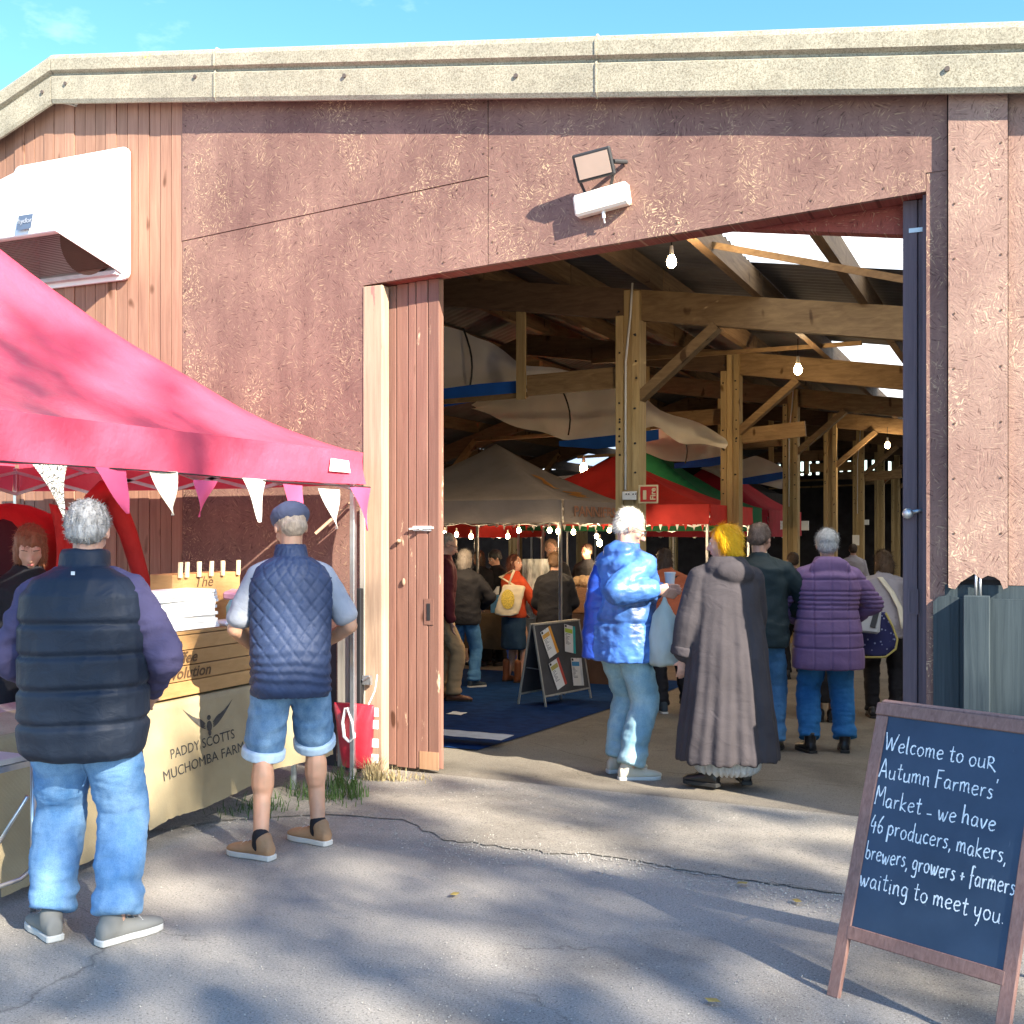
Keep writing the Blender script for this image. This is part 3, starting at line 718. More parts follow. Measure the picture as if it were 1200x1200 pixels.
def blue(par, y, pts, h):
    P = []
    for (u, v, hh) in pts: a = W(u, v - hh / 2, y); b = W(u, v + hh / 2, y); P.append([tuple(a), tuple(b)])
    MB().grid(P).build('blue_hem', BLUES, par, recalc=False)
blue(t1, 4.36, [(490, 470, 22), (513, 467, 22), (560, 460, 20), (609, 455, 18)], 0)
blue(t2, 7.9, [(655, 520, 6), (700, 519, 14), (735, 515, 14), (772, 509, 12)], 0)
blue(t3, 9.5, [(790, 546, 6), (830, 542, 10), (866, 536, 10)], 0)
blue(t4, 13.3, [(850, 566, 4), (890, 562, 10), (922, 556, 8)], 0)
for (u, v0, v1, y) in ((543, 385, 452, 4.7), (658, 455, 510, 7.9), (795, 500, 543, 9.5)):
    pts = [W(u + 6 * math.sin(k * .5) + k * 1.2, v0 + (v1 - v0) * k / 6, y) for k in range(7)]
    MB().tube(pts, .012, 5).build('liner_cord', BLACK, t1)
# small wall-mounted things on the posts
def sq(name, u, v, wpx, hpx, y, mat, par, dy=.03):
    a = W(u - wpx / 2, v + hpx / 2, y); b = W(u + wpx / 2, v - hpx / 2, y)
    return MB().b2(a.x, b.x, y - dy, y, a.z, b.z).build(name, mat, par, bevel=.003)
sock = empty('socket_box', W(739, 580, 4.07), 0, 'white twin socket box fixed to the nearest timber post under its conduit', 'socket')
s0 = sq('box', 739, 581, 16, 10, 4.09, WHITE, sock, .05)
for du in (-5, -2, 3, 6): sq('switch', 739 + du, 579, 1.6, 1.6, 4.035, BLACK, sock, .006)
sg = empty('fire_sign', W(760, 579, 4.07), 0, 'red and cream fire extinguisher sign on the nearest timber post', 'sign')
CREAM = M('cream_plastic', (.75, .62, .36), .5, .05); REDS = M('sign_red', (.62, .04, .03), .5, .05)
sq('backing', 760, 579, 23, 22, 4.06, CREAM, sg, .012); sq('panel', 760, 579, 19, 18, 4.045, REDS, sg, .004)
sq('extinguisher_symbol', 755.5, 580, 4, 11, 4.039, CREAM, sg, .004)
pp = W(768, 586, 4.034); text_obj('lettering', 'Fire', .075, frame(pp, (0, 0, 1), (-1, 0, 0)), CREAM, sg, bold=.002)
sk2 = sq('socket_box', 944, 616, 8, 11, 12.5, WHITE, None, .08); tag(sk2, 'white socket box on the third timber post, left of the purple coat', 'socket')
sk3 = sq('notice', 1003, 633, 8, 12, 18, WHITE, None, .03); tag(sk3, 'small white notice far inside the barn above the brown haired woman', 'notice')
sk4 = sq('switch_box', 1016, 612, 5, 6, 20.8, WHITE, None, .08); tag(sk4, 'tiny white switch box on a distant post near the right door', 'switch')

# ---- things on the front wall
# fan cowl
HXL, HXR = -6.88, -6.05
cowl = empty('fan_cowl', (-6.5, 0, 3.9), 0, 'white moulded ventilation cowl with louvred underside high on the boarded gable', 'vent')
def rrect(x0, x1, z0, z1, r, n=5):
    out_ = []
    for (cx, cz, a0) in ((x1 - r, z1 - r, 0), (x0 + r, z1 - r, 90), (x0 + r, z0 + r, 180), (x1 - r, z0 + r, 270)):
        for k in range(n + 1): a = R(a0 + 90 * k / n); out_.append((cx + r * math.cos(a), cz + r * math.sin(a)))
    return out_
MB().prism(rrect(-7.15, -5.99, 3.45, 4.43, .06), -.05, -.025).build('flange', WHITEP, cowl, bevel=.004)
prof = [(-.052, 4.38), (-.20, 4.345), (-.50, 4.13), (-.62, 3.97), (-.68, 3.66), (-.66, 3.655), (-.602, 3.96), (-.49, 4.11), (-.19, 4.32), (-.052, 4.35)]
MB().prism(prof, HXL, HXR, 'x').build('hood', WHITEP, cowl, bevel=.006)
for x in (HXL, HXR - .012):
    MB().prism([(-.052, 4.37), (-.20, 4.335), (-.495, 4.12), (-.612, 3.965), (-.675, 3.66), (-.052, 3.50)], x + .001, x + .011, 'x').build('cheek', WHITEP, cowl)
MB().b2(HXL + .02, HXR - .02, -.10, -.052, 3.485, 3.515).build('bottom_rim', M('rim_grey', (.55, .52, .54), .5), cowl)
MB().b2(HXL + .013, HXR - .013, -.66, -.625, 3.655, 3.675).build('front_rim', WHITEP, cowl)
LOUV = M('louvre_brown', (.16, .085, .06), .6, .15)
for k in range(24):
    y = -.61 + k * .0215; z = 3.505 + (-.052 - y) / .61 * .15 + .012
    MB().box(((HXL + HXR) / 2, y, z), (HXR - HXL - .03, .012, .004), Euler((R(20), 0, 0)).to_matrix()).build('louvre', LOUV, cowl)
MB().cyl(((HXL + HXR) / 2 + .15, -.05, 3.75), ((HXL + HXR) / 2 + .15, -.16, 3.72), .23, n=24).build('fan_drum', LOUV, cowl, smooth=False)
LABB = M('label_blue_grey', (.085, .115, .17), .5, .05)
def on_slope(x, s):   # point on the sloping hood front, s metres up from the lip
    d = Vector((0, .06, .31)).normalized(); return Vector((x, -.675, 3.70)) + d * s + Vector((0, -.31, .06)).normalized() * .022
lx = -6.40; d = Vector((0, .06, .31)).normalized()
o_ = on_slope(lx, -.02); nrm = Vector((0, -.31, .06)).normalized()
MB().add([on_slope(lx, -.01), on_slope(lx + .14, -.01), on_slope(lx + .14, .10), on_slope(lx, .10)], [(0, 1, 2, 3)]).build('label', LABB, cowl, recalc=False)
text_obj('lettering', 'hydor', .056, frame(on_slope(lx + .006, .035) + nrm * .003, (1, 0, 0), d), M('label_print', (.30, .33, .38), .6), cowl, sx=1.0)
# floodlight
fl = empty('floodlight', W(696, 205, 0), 0, 'grey square floodlight on a bracket above the white bulkhead light', 'light')
c = W(696, 193, -.14); rot = Euler((R(-38), R(0), R(-14))).to_matrix(); rot = Euler((R(22), R(-8), R(4))).to_matrix()
FLD = M('floodlight_body', (.03, .03, .032), .5); GLS = M('floodlight_glass', (.46, .34, .27), .25, .05, spec=.6)
mb = MB(); mb.box(c, (.235, .035, .165), rot); fb = mb.build('housing', FLD, fl, bevel=.008)
MB().box(c + rot @ Vector((0, -.0195, 0)), (.198, .006, .13), rot).build('lens', GLS, fl)
for s in (-1, 1): MB().beam(c + rot @ Vector((s * .112, .01, -.05)), Vector((c.x + s * .07 - .02, -.014, c.z - .15)), .016, .008).build('bracket', FLD, fl)
MB().cyl((c.x + .16, -.02, c.z + .03), (c.x + .115, -.12, c.z + .01), .014).build('cable_entry', FLD, fl)
# bulkhead lamp
bl = empty('bulkhead_light', W(707, 235, 0), 0, 'white rectangular bulkhead light fixed over the doorway below the floodlight', 'light')
c = W(706, 235, -.05); rot = Euler((0, R(-8), 0)).to_matrix()
DIFF = M('warm_white_diffuser', (.85, .80, .68), .35, .03)
MB().box((c.x, -.057, c.z), (.345, .075, .135), rot).build('diffuser', DIFF, bl, bevel=.014)
MB().box((c.x, -.016, c.z), (.33, .006, .12), rot).build('base_plate', M('base_orange', (.55, .38, .25), .6), bl)
mb = MB(); mb.cyl((c.x + .01, -.06, c.z - .065), (c.x + .012, -.06, c.z - .11), .011, n=8); mb.cyl((c.x + .012, -.06, c.z - .11), (c.x + .012, -.045, c.z - .135), .005, n=6); mb.build('cable_gland', WHITE, bl)
# weathered board, black downpipe and latch beside the left jamb
zt_ = W(410, 660).z
MB().b2(W(399, 0).x, W(412, 0).x, -.035, -.012, .02, .93).build('weathered_board', GREYW, barn)
MB().b2(W(424.5, 0).x, W(429.5, 0).x, -.03, -.017, .03, 1.75).build('cover_strip', GREYW, barn)
dp = MB().b2(W(414, 700, -.06).x, W(424, 700, -.06).x, -.075, -.035, .36, 1.22).build('downpipe', BLACK, barn, bevel=.006)
MB().b2(W(414, 700, -.06).x, W(424, 700, -.06).x, -.07, -.035, 0, .358).build('downpipe_shoe', BLACK, barn, bevel=.006)
q = W(430, 797, -.05); mb = MB(); mb.b2(q.x - .03, q.x + .03, -.06, -.03, q.z - .03, q.z + .03); mb.cyl((q.x - .02, -.07, q.z), (q.x + .03, -.07, q.z + .03), .009); mb.build('latch', STEEL, barn)
# ================================================================ MARKET TENTS
def tent(name, label, x0, x1, y0, y1, zpk, ztop, zval, mat, legmat, group, p=1.4, z0=0, N=26, truss=True, wave=1.0):
    cx, cy = (x0 + x1) / 2, (y0 + y1) / 2
    t = empty(name, (cx, cy, z0), 0, label, 'market tent', group)
    P = []
    for i in range(N + 1):
        row = []
        for j in range(N + 1):
            a = -1 + 2 * i / N; b = -1 + 2 * j / N; m = max(abs(a), abs(b)); lo = min(abs(a), abs(b))
            h = (1 - m) ** p
            sag = -.05 * wave * math.sin(PI * min(1, 1 - m)) * (1 - (lo / (m + 1e-6)) ** 2) if m > 0 else 0
            wr = .012 * wave * noise.noise(Vector((a * 3 + cx, b * 3, zpk))) 
            row.append((cx + a * (x1 - x0) / 2, cy + b * (y1 - y0) / 2, ztop + (zpk - ztop) * h + sag + wr))
        P.append(row)
    ca = MB().grid(P).build('canopy', mat, t, smooth=True, recalc=False)
    # valances, one each side
    per = [[(x0, y0), (x1, y0)], [(x1, y0), (x1, y1)], [(x1, y1), (x0, y1)], [(x0, y1), (x0, y0)]]
    for k, (a, b) in enumerate(per):
        n = 36; V = []; nx, ny = (b[1] - a[1]), -(b[0] - a[0]); L = math.hypot(nx, ny); nx, ny = nx / L, ny / L
        for i in range(n + 1):
            s = i / n; x = a[0] + (b[0] - a[0]) * s; y = a[1] + (b[1] - a[1]) * s; row = []
            for j in range(5):
                q = j / 4; o = .006 + .03 * wave * q * noise.noise(Vector((s * 7 + k * 5, q * .8, cx))) + .012
                row.append((x + nx * o, y + ny * o, ztop + .004 - (ztop - zval) * q - .012 * math.sin(PI * s) * q))
            V.append(row)
        MB().grid(V).build('valance', mat, ca, smooth=True, recalc=False)
    for (x, y) in ((x0, y0), (x1, y0), (x1, y1), (x0, y1)):
        sx, sy = (cx > x) * 2 - 1, (cy > y) * 2 - 1
        lg = MB().b2(x + sx * .035 - .017, x + sx * .035 + .017, y + sy * .035 - .017, y + sy * .035 + .017, z0 + .01, ztop - .03).build('leg', legmat, t, bevel=.003)
        MB().b2(x + sx * .035 - .05, x + sx * .035 + .05, y + sy * .035 - .05, y + sy * .035 + .05, z0, z0 + .01).build('foot_plate', legmat, lg)
    if truss:
        i_ = .05; zz1, zz0 = ztop - .06, zval - .02
        for (a, b) in (((x0 + i_, y0 + i_), (x1 - i_, y0 + i_)), ((x1 - i_, y0 + i_), (x1 - i_, y1 - i_)), ((x1 - i_, y1 - i_), (x0 + i_, y1 - i_)), ((x0 + i_, y1 - i_), (x0 + i_, y0 + i_))):
            mb = MB()
            for q in range(4):
                A = Vector((a[0] + (b[0] - a[0]) * q / 4, a[1] + (b[1] - a[1]) * q / 4, 0)); B_ = Vector((a[0] + (b[0] - a[0]) * (q + 1) / 4, a[1] + (b[1] - a[1]) * (q + 1) / 4, 0))
                mb.beam((A.x, A.y, zz1), (B_.x, B_.y, zz0), .012, .022); mb.beam((A.x, A.y, zz0), (B_.x, B_.y, zz1), .012, .022)
            mb.build('truss', legmat, t)
        MB().cyl((cx, cy, ztop - .05), (cx, cy, zpk - .05), .02).build('centre_pole', legmat, t)
    return t, ca
big, bigc = tent('pop_up_gazebo', 'large crimson pop-up canopy outside the barn, sheltering the coffee stall', -6.95, -3.9, -3.28, -.2, 3.26, 2.10, 1.895, RED, ALU, None, 1.4, N=40, wave=1.6)
# white patch on the valance corner
q = WX(404, 540, -3.872); MB().add([(-3.862, -.62, 1.965), (-3.862, -.38, 1.965), (-3.862, -.40, 2.04), (-3.862, -.60, 2.045)], [(0, 1, 2, 3)]).build('patch', M('pale_pink_patch', (.8, .62, .6), .6), bigc, recalc=False)
TG = 'market tents inside the barn'
g1, g1c = tent('market_tent', 'grey-brown market tent with orange print, nearest inside the barn', -7.28, -4.48, 4.73, 7.35, 2.66, 1.93, 1.69, GREYC, ALU, TG, 1.35, z0=-.25)
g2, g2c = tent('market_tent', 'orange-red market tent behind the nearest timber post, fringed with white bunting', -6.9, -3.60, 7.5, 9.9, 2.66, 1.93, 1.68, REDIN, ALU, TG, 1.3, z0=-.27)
g3, g3c = tent('market_tent', 'dark green market tent showing between the two timber posts', -7.4, -3.95, 10.0, 12.2, 3.1, 1.97, 1.6, GREENC, ALU, TG, 1.3, z0=-.27)
DRED = M('crimson_canopy_fabric', (.5, .03, .06), .7, .12, 4, trans=.15)
g4, g4c = tent('market_tent', 'small crimson market tent with white lettering left of the purple coat', -6.4, -3.88, 12.4, 15.4, 2.9, 1.95, 1.5, DRED, ALU, TG, 1.3, z0=-.27)
g5, g5c = tent('market_tent', 'tall black market tent behind the green one', -9.6, -4.9, 15.6, 19.6, 4.0, 2.4, 2.0, BLACKC, ALU, TG, 1.3, z0=-.27)
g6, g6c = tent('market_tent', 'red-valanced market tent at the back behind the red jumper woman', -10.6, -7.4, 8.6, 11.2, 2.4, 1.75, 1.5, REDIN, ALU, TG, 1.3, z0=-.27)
ORP = M('orange_print', (.55, .24, .05), .8); TXP = M('rust_print', (.42, .20, .12), .8)
# print on the grey tent: name on the right-hand valance, orange swirl on the roof slope
text_obj('lettering', 'PANNIERS', .16, frame(Vector((-4.452, 5.0, 1.76)), (0, 1, 0), (0, 0, 1)), TXP, g1c, sx=1.9, bold=.003)
mb = MB()
def on_roof(a, b, t=(-7.28, -4.48, 4.73, 7.35, 2.66, 1.93, 1.35), off=.012):
    x0, x1, y0, y1, zp, ze, p = t; m = max(abs(a), abs(b)); lo = min(abs(a), abs(b))
    sag = -.05 * math.sin(PI * min(1, 1 - m)) * (1 - (lo / (m + 1e-6)) ** 2)
    return ((x0 + x1) / 2 + a * (x1 - x0) / 2 + off, (y0 + y1) / 2 + b * (y1 - y0) / 2, ze + (zp - ze) * (1 - m) ** p + sag + off)
for (c0, c1, bb, bw) in ((.40, .62, -.12, .14), (.66, .80, .05, .34)):
    P = [[on_roof(c0 + (c1 - c0) * i / 6, bb + bw * (j / 6 - .5) * (1 + .5 * math.sin(i * 2.1)) + .05 * math.sin(i)) for j in range(7)] for i in range(7)]
    mb.grid(P)
mb.build('print', ORP, g1c, recalc=False)
text_obj('lettering', 'BRASSERIE', .2, frame(Vector((-3.85, 13.3, 1.63)), (0, 1, 0), (0, 0, 1)), WHITE, g4c, sx=1.3, bold=.008)
# fringe bunting under the red tent
mb = MB(); mb2 = MB()
for i in range(26):
    x = -3.7 - i * .11; (mb if i % 2 else mb2).add([(x, 7.47, 1.68), (x + .045, 7.47, 1.68), (x + .022, 7.465, 1.60)], [(0, 1, 2)])
fr = empty('pennant_fringe', (-4.5, 7.46, 1.6), 0, 'little white and red pennants hanging from the edge of the orange-red tent', 'bunting')
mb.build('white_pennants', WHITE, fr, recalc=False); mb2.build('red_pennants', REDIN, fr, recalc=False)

# ================================================================ BUNTING on the outdoor gazebo
bu = empty('bunting', (-3.86, -1.7, 1.9), 0, 'string of pink and pale patterned triangular flags along the crimson canopy edge', 'bunting')
def bunt_mat(name, col, pat):
    m, nt, n, b = new_mat(name)
    t = n.new('ShaderNodeTexCoord'); v = n.new('ShaderNodeTexVoronoi'); v.feature = 'DISTANCE_TO_EDGE'; v.inputs['Scale'].default_value = pat
    nt.links.new(t.outputs['Object'], v.inputs['Vector'])
    c = ramp(nt, v.outputs[0], [(.04, (.03, .03, .035)), (.10, col)])
    nt.links.new(c, b.inputs['Base Color']); b.inputs['Roughness'].default_value = .85
    return m
BF = [bunt_mat('patterned_cotton', (.72, .68, .58), 55), M('pink_cotton', (.68, .10, .22), .8, .08, trans=.2), M('cream_floral_cotton', (.74, .70, .55), .85, .2, 60), M('cream_cotton', (.76, .73, .66), .85, .05, trans=.15)]
flags = [(38, 78, 76, 544, 606, 0), (109, 150, 148, 547, 602, 1), (175, 208, 204, 551, 604, 2), (228, 253, 233, 562, 606, 1), (283, 313, 304, 560, 612, 3), (330, 356, 354, 567, 622, 1), (374, 397, 393, 572, 620, 3), (411, 433, 432, 570, 622, 1), (-12, 12, 6, 575, 584, 3), (-60, -20, -30, 540, 600, 1)]
for i, (ua, ub, uc, vt, vb, k) in enumerate(flags):
    X = -3.845; a = WX(ua, vt, X); b = WX(ub, vt + 2, X); c = WX(uc, vb, X)
    if i == 8: continue
    P = []
    for r_ in range(9):
        t = r_ / 8; L = a.lerp(c, t); Rr = b.lerp(c, t); row = []
        for j in range(5):
            s = j / 4; p = L.lerp(Rr, s); p.x += .012 * math.sin(t * 4 + i * 1.7 + s * 3) + .01 * t * math.sin(i * 2.3); row.append(tuple(p))
        P.append(row)
    MB().grid(P).build('flag', BF[k], bu, smooth=True, recalc=False)
MB().tube([WX(-60, 538, -3.847), WX(40, 543, -3.847), WX(180, 552, -3.847), WX(330, 565, -3.847), WX(434, 571, -3.847)], .004, 5).build('cord', BLACK, bu)
# inner far edge: strut bar of the tent, diagonal pole lying behind the second man
MB().cyl((-4.15, -.35, 1.58), (-3.62 - .33, -.09, 1.86), .011).build('strap_pole', JAMB, big)

# ================================================================ COFFEE STALL
XF = -3.99
KRAFT = CRATE
PRINT = M('brown_stencil_ink', (.10, .055, .025), .8); INK = M('black_stencil_ink', (.06, .055, .05), .9, .3, 40)
# burlap covered table
tb = empty('burlap_table', (-4.35, -1.65, 0), 0, 'trestle table draped in stencilled burlap sacks beside the man in shorts', 'table')
ya, yb = -.5, -2.92
MB().b2(-4.75, -4.03, yb, ya, .68, .715).build('tabletop', GREYW, tb)
for y in (ya - .15, yb + .15):
    for x in (-4.65, -4.1):
        MB().cyl((x, y, 0), (x, y, .68), .018).build('leg', STEEL, tb)
def sack(y0, y1, seed, zb0, zb1):
    P = []; n = 40
    for i in range(n + 1):
        s = i / n; y = y0 + (y1 - y0) * s; row = []
        zbot = zb0 + (zb1 - zb0) * s + .025 * noise.noise(Vector((s * 3, seed, 0))) + .006 * noise.noise(Vector((s * 30, seed, 2)))
        for j in range(17):
            t = j / 16; z = .722 - (.722 - zbot) * t
            row.append((XF + .006 + t * .045 + .022 * t * noise.noise(Vector((y * 2.2, t * 1.2, seed))) + .01 * t * math.sin(y * 9 + seed), y, z))
        P.append([(XF - .5, y, .724), (XF - .02, y, .724)] + row)
    return MB().grid(P).build('burlap_sack', BURLAP, tb, smooth=True, recalc=False)
s1 = sack(-2.1, -1.155, 1, .12, .17); s2 = sack(-1.13, -.46, 7, .22, .20); s3 = sack(-2.98, -2.13, 3, .05, .10)
MB().tube([(XF + .03 + .03 * t, -1.142 + .014 * math.sin(t * 9), .70 - .55 * t) for t in [k / 12 for k in range(13)]], .008, 5).build('frayed_seam', BLACK, s1)
def stencil(s_, y, z, size, sx=1, tilt=0, par=s1, txt=None):
    X = Vector((0, math.cos(tilt), math.sin(tilt))); Y = Vector((.05, -math.sin(tilt), math.cos(tilt)))
    o = text_obj('lettering', s_, size, frame(Vector((XF + .062, y, z)), X, Y), INK, par, depth=0, sx=sx)
    M4 = wmat(par); Mi = M4.inverted()
    for v in o.data.vertices:
        q = M4 @ v.co; v.co = Mi @ Vector((sackx(q.y, q.z, 1 if par == s1 else 7) + .003, q.y, q.z))
def sackx(y, z, seed):
    t = max(0, (.722 - z) / .575); return XF + .006 + t * .045 + .022 * t * noise.noise(Vector((y * 2.2, t * 1.2, seed))) + .01 * t * math.sin(y * 9 + seed)
stencil("PADDY SCOTTS", -1.915, .435, .072, .98, .05)
stencil("MUCHOMBA FARM", -1.98, .335, .074, 1.02, .07)
stencil("M", -1.09, .50, .07, 1, 0, s2); stencil("C", -.60, .50, .07, 1, 0, s2)
# crest: pair of wings above the name
mb = MB()
for s in (-1, 1):
    for k in range(4):
        P = []
        for i in range(9):
            t = i / 8; yy = -1.60 + s * (.03 + (.17 - .028 * k) * t); z = .545 + .03 * k * .3 + (.125 - .03 * k) * t ** 1.5 + .012 * math.sin(t * 3)
            wd = .0085 * math.sin(PI * (t * .9 + .08)); P.append([(XF + .060, yy, z - wd), (XF + .060, yy, z + wd)])
        mb.grid(P)
for (dy, z, w_, h_) in ((0, .555, .022, .03), (0, .52, .012, .018), (.0, .60, .016, .014)):
    mb.add([(XF + .060, -1.60 + dy + w_ * math.cos(t * PI / 4), z + h_ * math.sin(t * PI / 4)) for t in range(8)], [tuple(range(8))])
for i, q in enumerate(mb.v): mb.v[i] = (sackx(q[1], q[2], 1) + .003, q[1], q[2])
mb.build('winged_crest', INK, s1, recalc=False)
# kraft crate counter standing on the table, front boards one by one
cr_ = empty('coffee_counter', (-4.25, -1.4, .72), 0, 'golden kraft counter of stacked boards with brown coffee lettering on the burlap table', 'counter')
zs = [.735, .815, .895, .975, 1.055]
ymid = -1.17
for (y0, y1) in ((-2.35, ymid - .006), (ymid + .006, -.62)):
    for k in range(4):
        o = MB().b2(XF - .03, XF + (.002 if k % 2 else -.001), y0, y1, zs[k] + .0025, zs[k + 1] - .0025).build('board', KRAFT, cr_, bevel=.002)
MB().b2(XF - .5, XF - .031, -2.34, -.63, .735, 1.04).build('carcass', DARKWALL, cr_)
MB().b2(XF - .52, XF + .0, -2.36, -1.19, 1.058, 1.072).build('worktop', KRAFT, cr_)
MB().b2(XF - .52, XF - .0, -1.18, -.62, 1.058, 1.066).build('worktop', KRAFT, cr_)
def ink(s_, y, z, size, sx=1, align='LEFT', par=cr_, x=XF + .0045, shear=.25):
    text_obj('lettering', s_, size, frame(Vector((x, y, z)), (0, 1, 0), (0, 0, 1)), PRINT, par, depth=.0004, shear=shear, sx=sx, align=align, bold=.0015)
ink('The', -1.80, .912 + .08, .075, 1.1, 'RIGHT'); ink('Coffee', -1.68, .912, .082, 1.15, 'RIGHT'); ink('Revolution', -1.57, .832, .082, 1.15, 'RIGHT')
ink('@coffeerev', -1.07, .832, .07, 1.2)
mb = MB()   # two beans
for dy in (0, .045): mb.ell((XF + .003, -.90 + dy, .945 - dy * .3), (.002, .016, .024), Euler((R(-20), 0, 0)).to_matrix())
mb.build('bean_emblem', PRINT, cr_)
# peg box
pb = empty('peg_box', (-4.28, -1.30, 1.066), 0, 'small wooden box marked The with a row of pale pegs along its top', 'box')
MB().b2(-4.38, -4.22, -1.60, -1.02, 1.075, 1.36).build('front_board', KRAFT, pb, bevel=.003)
for i, u in enumerate((0, .055, .155, .26, .36, .50)):
    y = -1.555 + u; rot = Euler((R(random.uniform(-6, 6)), 0, 0)).to_matrix()
    mb = MB(); mb.box((-4.206, y - .006, 1.385), (.012, .011, .085), rot); mb.box((-4.206, y + .008, 1.385), (.010, .010, .085), Euler((R(-3), 0, 0)).to_matrix()); mb.build('peg', M('peg_wood', (.72, .56, .36), .7), pb)
text_obj('lettering', 'The', .085, frame(Vector((-4.2185, -1.43, 1.285)), (0, 1, 0), (0, 0, 1)), PRINT, pb, depth=.0004, shear=.25, sx=1.2)
# paper stack + cups on the counter
ps = empty('paper_stack', (-4.12, -1.72, 1.073), 0, 'tall stack of bright white paper bags on the kraft counter', 'paper')
rp = random.Random(2)
PAPER = M('white_paper', (.82, .82, .80), .7, .02)
for k in range(12):
    MB().box((-4.13 + rp.uniform(-.008, .008), -1.72 + rp.uniform(-.01, .01), 1.083 + k * .0175), (.22, .48, .0155), Euler((0, rp.uniform(-.02, .02), rp.uniform(-.04, .04))).to_matrix()).build('bag', PAPER, ps)
cy_ = tag(MB().loft([((-4.08, -1.24, z), (.05 * k, 0, 0), (0, .06 * k, 0)) for z, k in ((1.067, .8), (1.12, .95), (1.17, 1), (1.21, .6), (1.215, .2))], 14).build('sweet_bag', M('cyan_wrapper', (.25, .62, .70), .35, .15), smooth=True), 'small cyan wrapped packet beside the white paper stack', 'packet')
pk = tag(MB().box((-4.10, -1.22, 1.235), (.10, .13, .045), Euler((.1, .1, .3)).to_matrix()).build('pink_packet', M('pink_wrapper', (.70, .36, .46), .4, .1), bevel=.01), 'little pink packet balanced beside the peg box', 'packet')
WB = M('white_tray', (.78, .80, .80), .5)
tr = tag(MB().b2(-4.14, -4.0, -1.42, -.98, 1.0665 + .007, 1.10).build('tray', WB, bevel=.01), 'white shallow tray on the kraft counter by the man in shorts', 'tray')

# ================================================================ RED BAG by the jamb
rb_ = empty('red_bag', (-4.02, -.12, .02), 0, 'red tapering waterproof bag with white webbing loop hanging beside the door jamb', 'bag')
q0, q1 = W(417, 845, -.16), W(420, 918, -.16)
rings = []
for z, hw, hd, dx in ((.06, .085, .035, .015), (.075, .10, .055, .012), (.20, .118, .065, .008), (.36, .135, .06, 0), (.42, .15, .04, -.005), (.46, .155, .022, -.01), (.475, .15, .016, -.01)):
    rings.append(((q0.x + dx, -.17, z), (hw, 0, 0), (0, hd, 0)))
mb = MB(); mb.loft(rings, 22, 2.6); REDB = M('red_pvc', (.55, .03, .05), .35, .1, 6, bs=.5, bscale=12, bd=.01); mb.build('pouch', REDB, rb_, smooth=True)
L = [(q0.x - .03, -.235, .455), (q0.x - .045, -.245, .36), (q0.x - .03, -.25, .27), (q0.x + .01, -.25, .24), (q0.x + .045, -.25, .27), (q0.x + .035, -.25, .36), (q0.x - .01, -.24, .46)]
mb = MB()
for i in range(len(L) - 1): mb.beam(L[i], L[i + 1], .006, .028, (0, 1, 0))
mb.build('webbing_loop', WHITE, rb_)
mb = MB()
for z in (.40, .32, .20, .10): MB().b2(q0.x + .12, q0.x + .165, -.165, -.15, z, z + .055).build('reflective_strip', WHITE, rb_)

mb = MB(); mb.tube([(q0.x + .10, -.17, .47), (q0.x + .12, -.12, .56), (q0.x + .12, -.09, .66)], .005, 5); mb.build('hanging_cord', WHITE, rb_)

# ================================================================ FOLDING TABLE at the left edge
ft = empty('folding_table', (-4.3, -3.4, 0), 0, 'folding camping table with aluminium legs at the left edge of the frame', 'table')
MB().b2(-4.55, -3.73, -3.62, -3.02, .655, .68).build('tabletop', M('table_laminate', (.55, .50, .46), .4, .1, 8), ft, bevel=.004)
MB().b2(-3.755, -3.725, -3.62, -3.02, .63, .654).build('edge_rail', ALU, ft)
for (x, y) in ((-3.75, -2.98), (-3.77, -3.58), (-4.5, -2.98), (-4.5, -3.58)):
    mb = MB(); mb.cyl((x, y, .0), (x, y, .65), .012); mb.build('leg', ALU, ft, smooth=True)
mb = MB(); mb.tube([(-3.75, -2.98, .20), (-3.75, -3.05, .17), (-3.75, -3.5, .17), (-3.75, -3.58, .20)], .010); mb.tube([(-3.76, -3.0, .50), (-4.1, -3.0, .06)], .008); mb.build('brace', ALU, ft, smooth=True)
dr = tag(MB().b2(-4.9, -4.4, -3.1, -2.6, .01, .30).build('storage_box', M('dull_red_box', (.22, .05, .05), .6), bevel=.01), 'dull red storage box standing under the folding table at far left', 'box')
bb = MB(); bb.loft([((-4.35, -3.2, .33 + z), (.10 * k, 0, 0), (0, .16 * k, 0)) for z, k in ((0, .7), (.03, 1), (.15, 1.05), (.24, .8), (.26, .3))], 14)
tag(bb.build('blue_bag', M('slate_blue_bag', (.16, .24, .32), .6, .2), smooth=True), 'slate blue soft bag on the red box under the folding table', 'bag')
# red things hanging at the back of the stall
REDC = M('red_cloth', (.50, .03, .03), .7, .2, 5, bs=.6, bscale=6, bd=.03)
pts = [WX(108, 588, -5.4), WX(120, 575, -5.4), WX(135, 590, -5.4), WX(150, 625, -5.4), WX(162, 665, -5.4), WX(172, 700, -5.4)]
mb = MB(); mb.tube(pts, [.06, .07, .07, .06, .055, .05], 10); tag(mb.build('rolled_side_curtain', REDC, smooth=True), 'red side curtain rolled and tied behind the grey haired man', 'curtain')
mb = MB()
a, b = WX(58, 592, -5.6), WX(106, 700, -5.6)
P = []
for i in range(10):
    t = i / 9; row = []
    for j in range(6):
        s = j / 5; u = 58 + 50 * s + 8 * math.sin(t * 3); v = 590 + 110 * t + 6 * s * (1 - t) * 2; p = WX(u, v, -5.55 + .06 * math.sin(s * 9 + t * 2)); row.append(tuple(p))
    P.append(row)
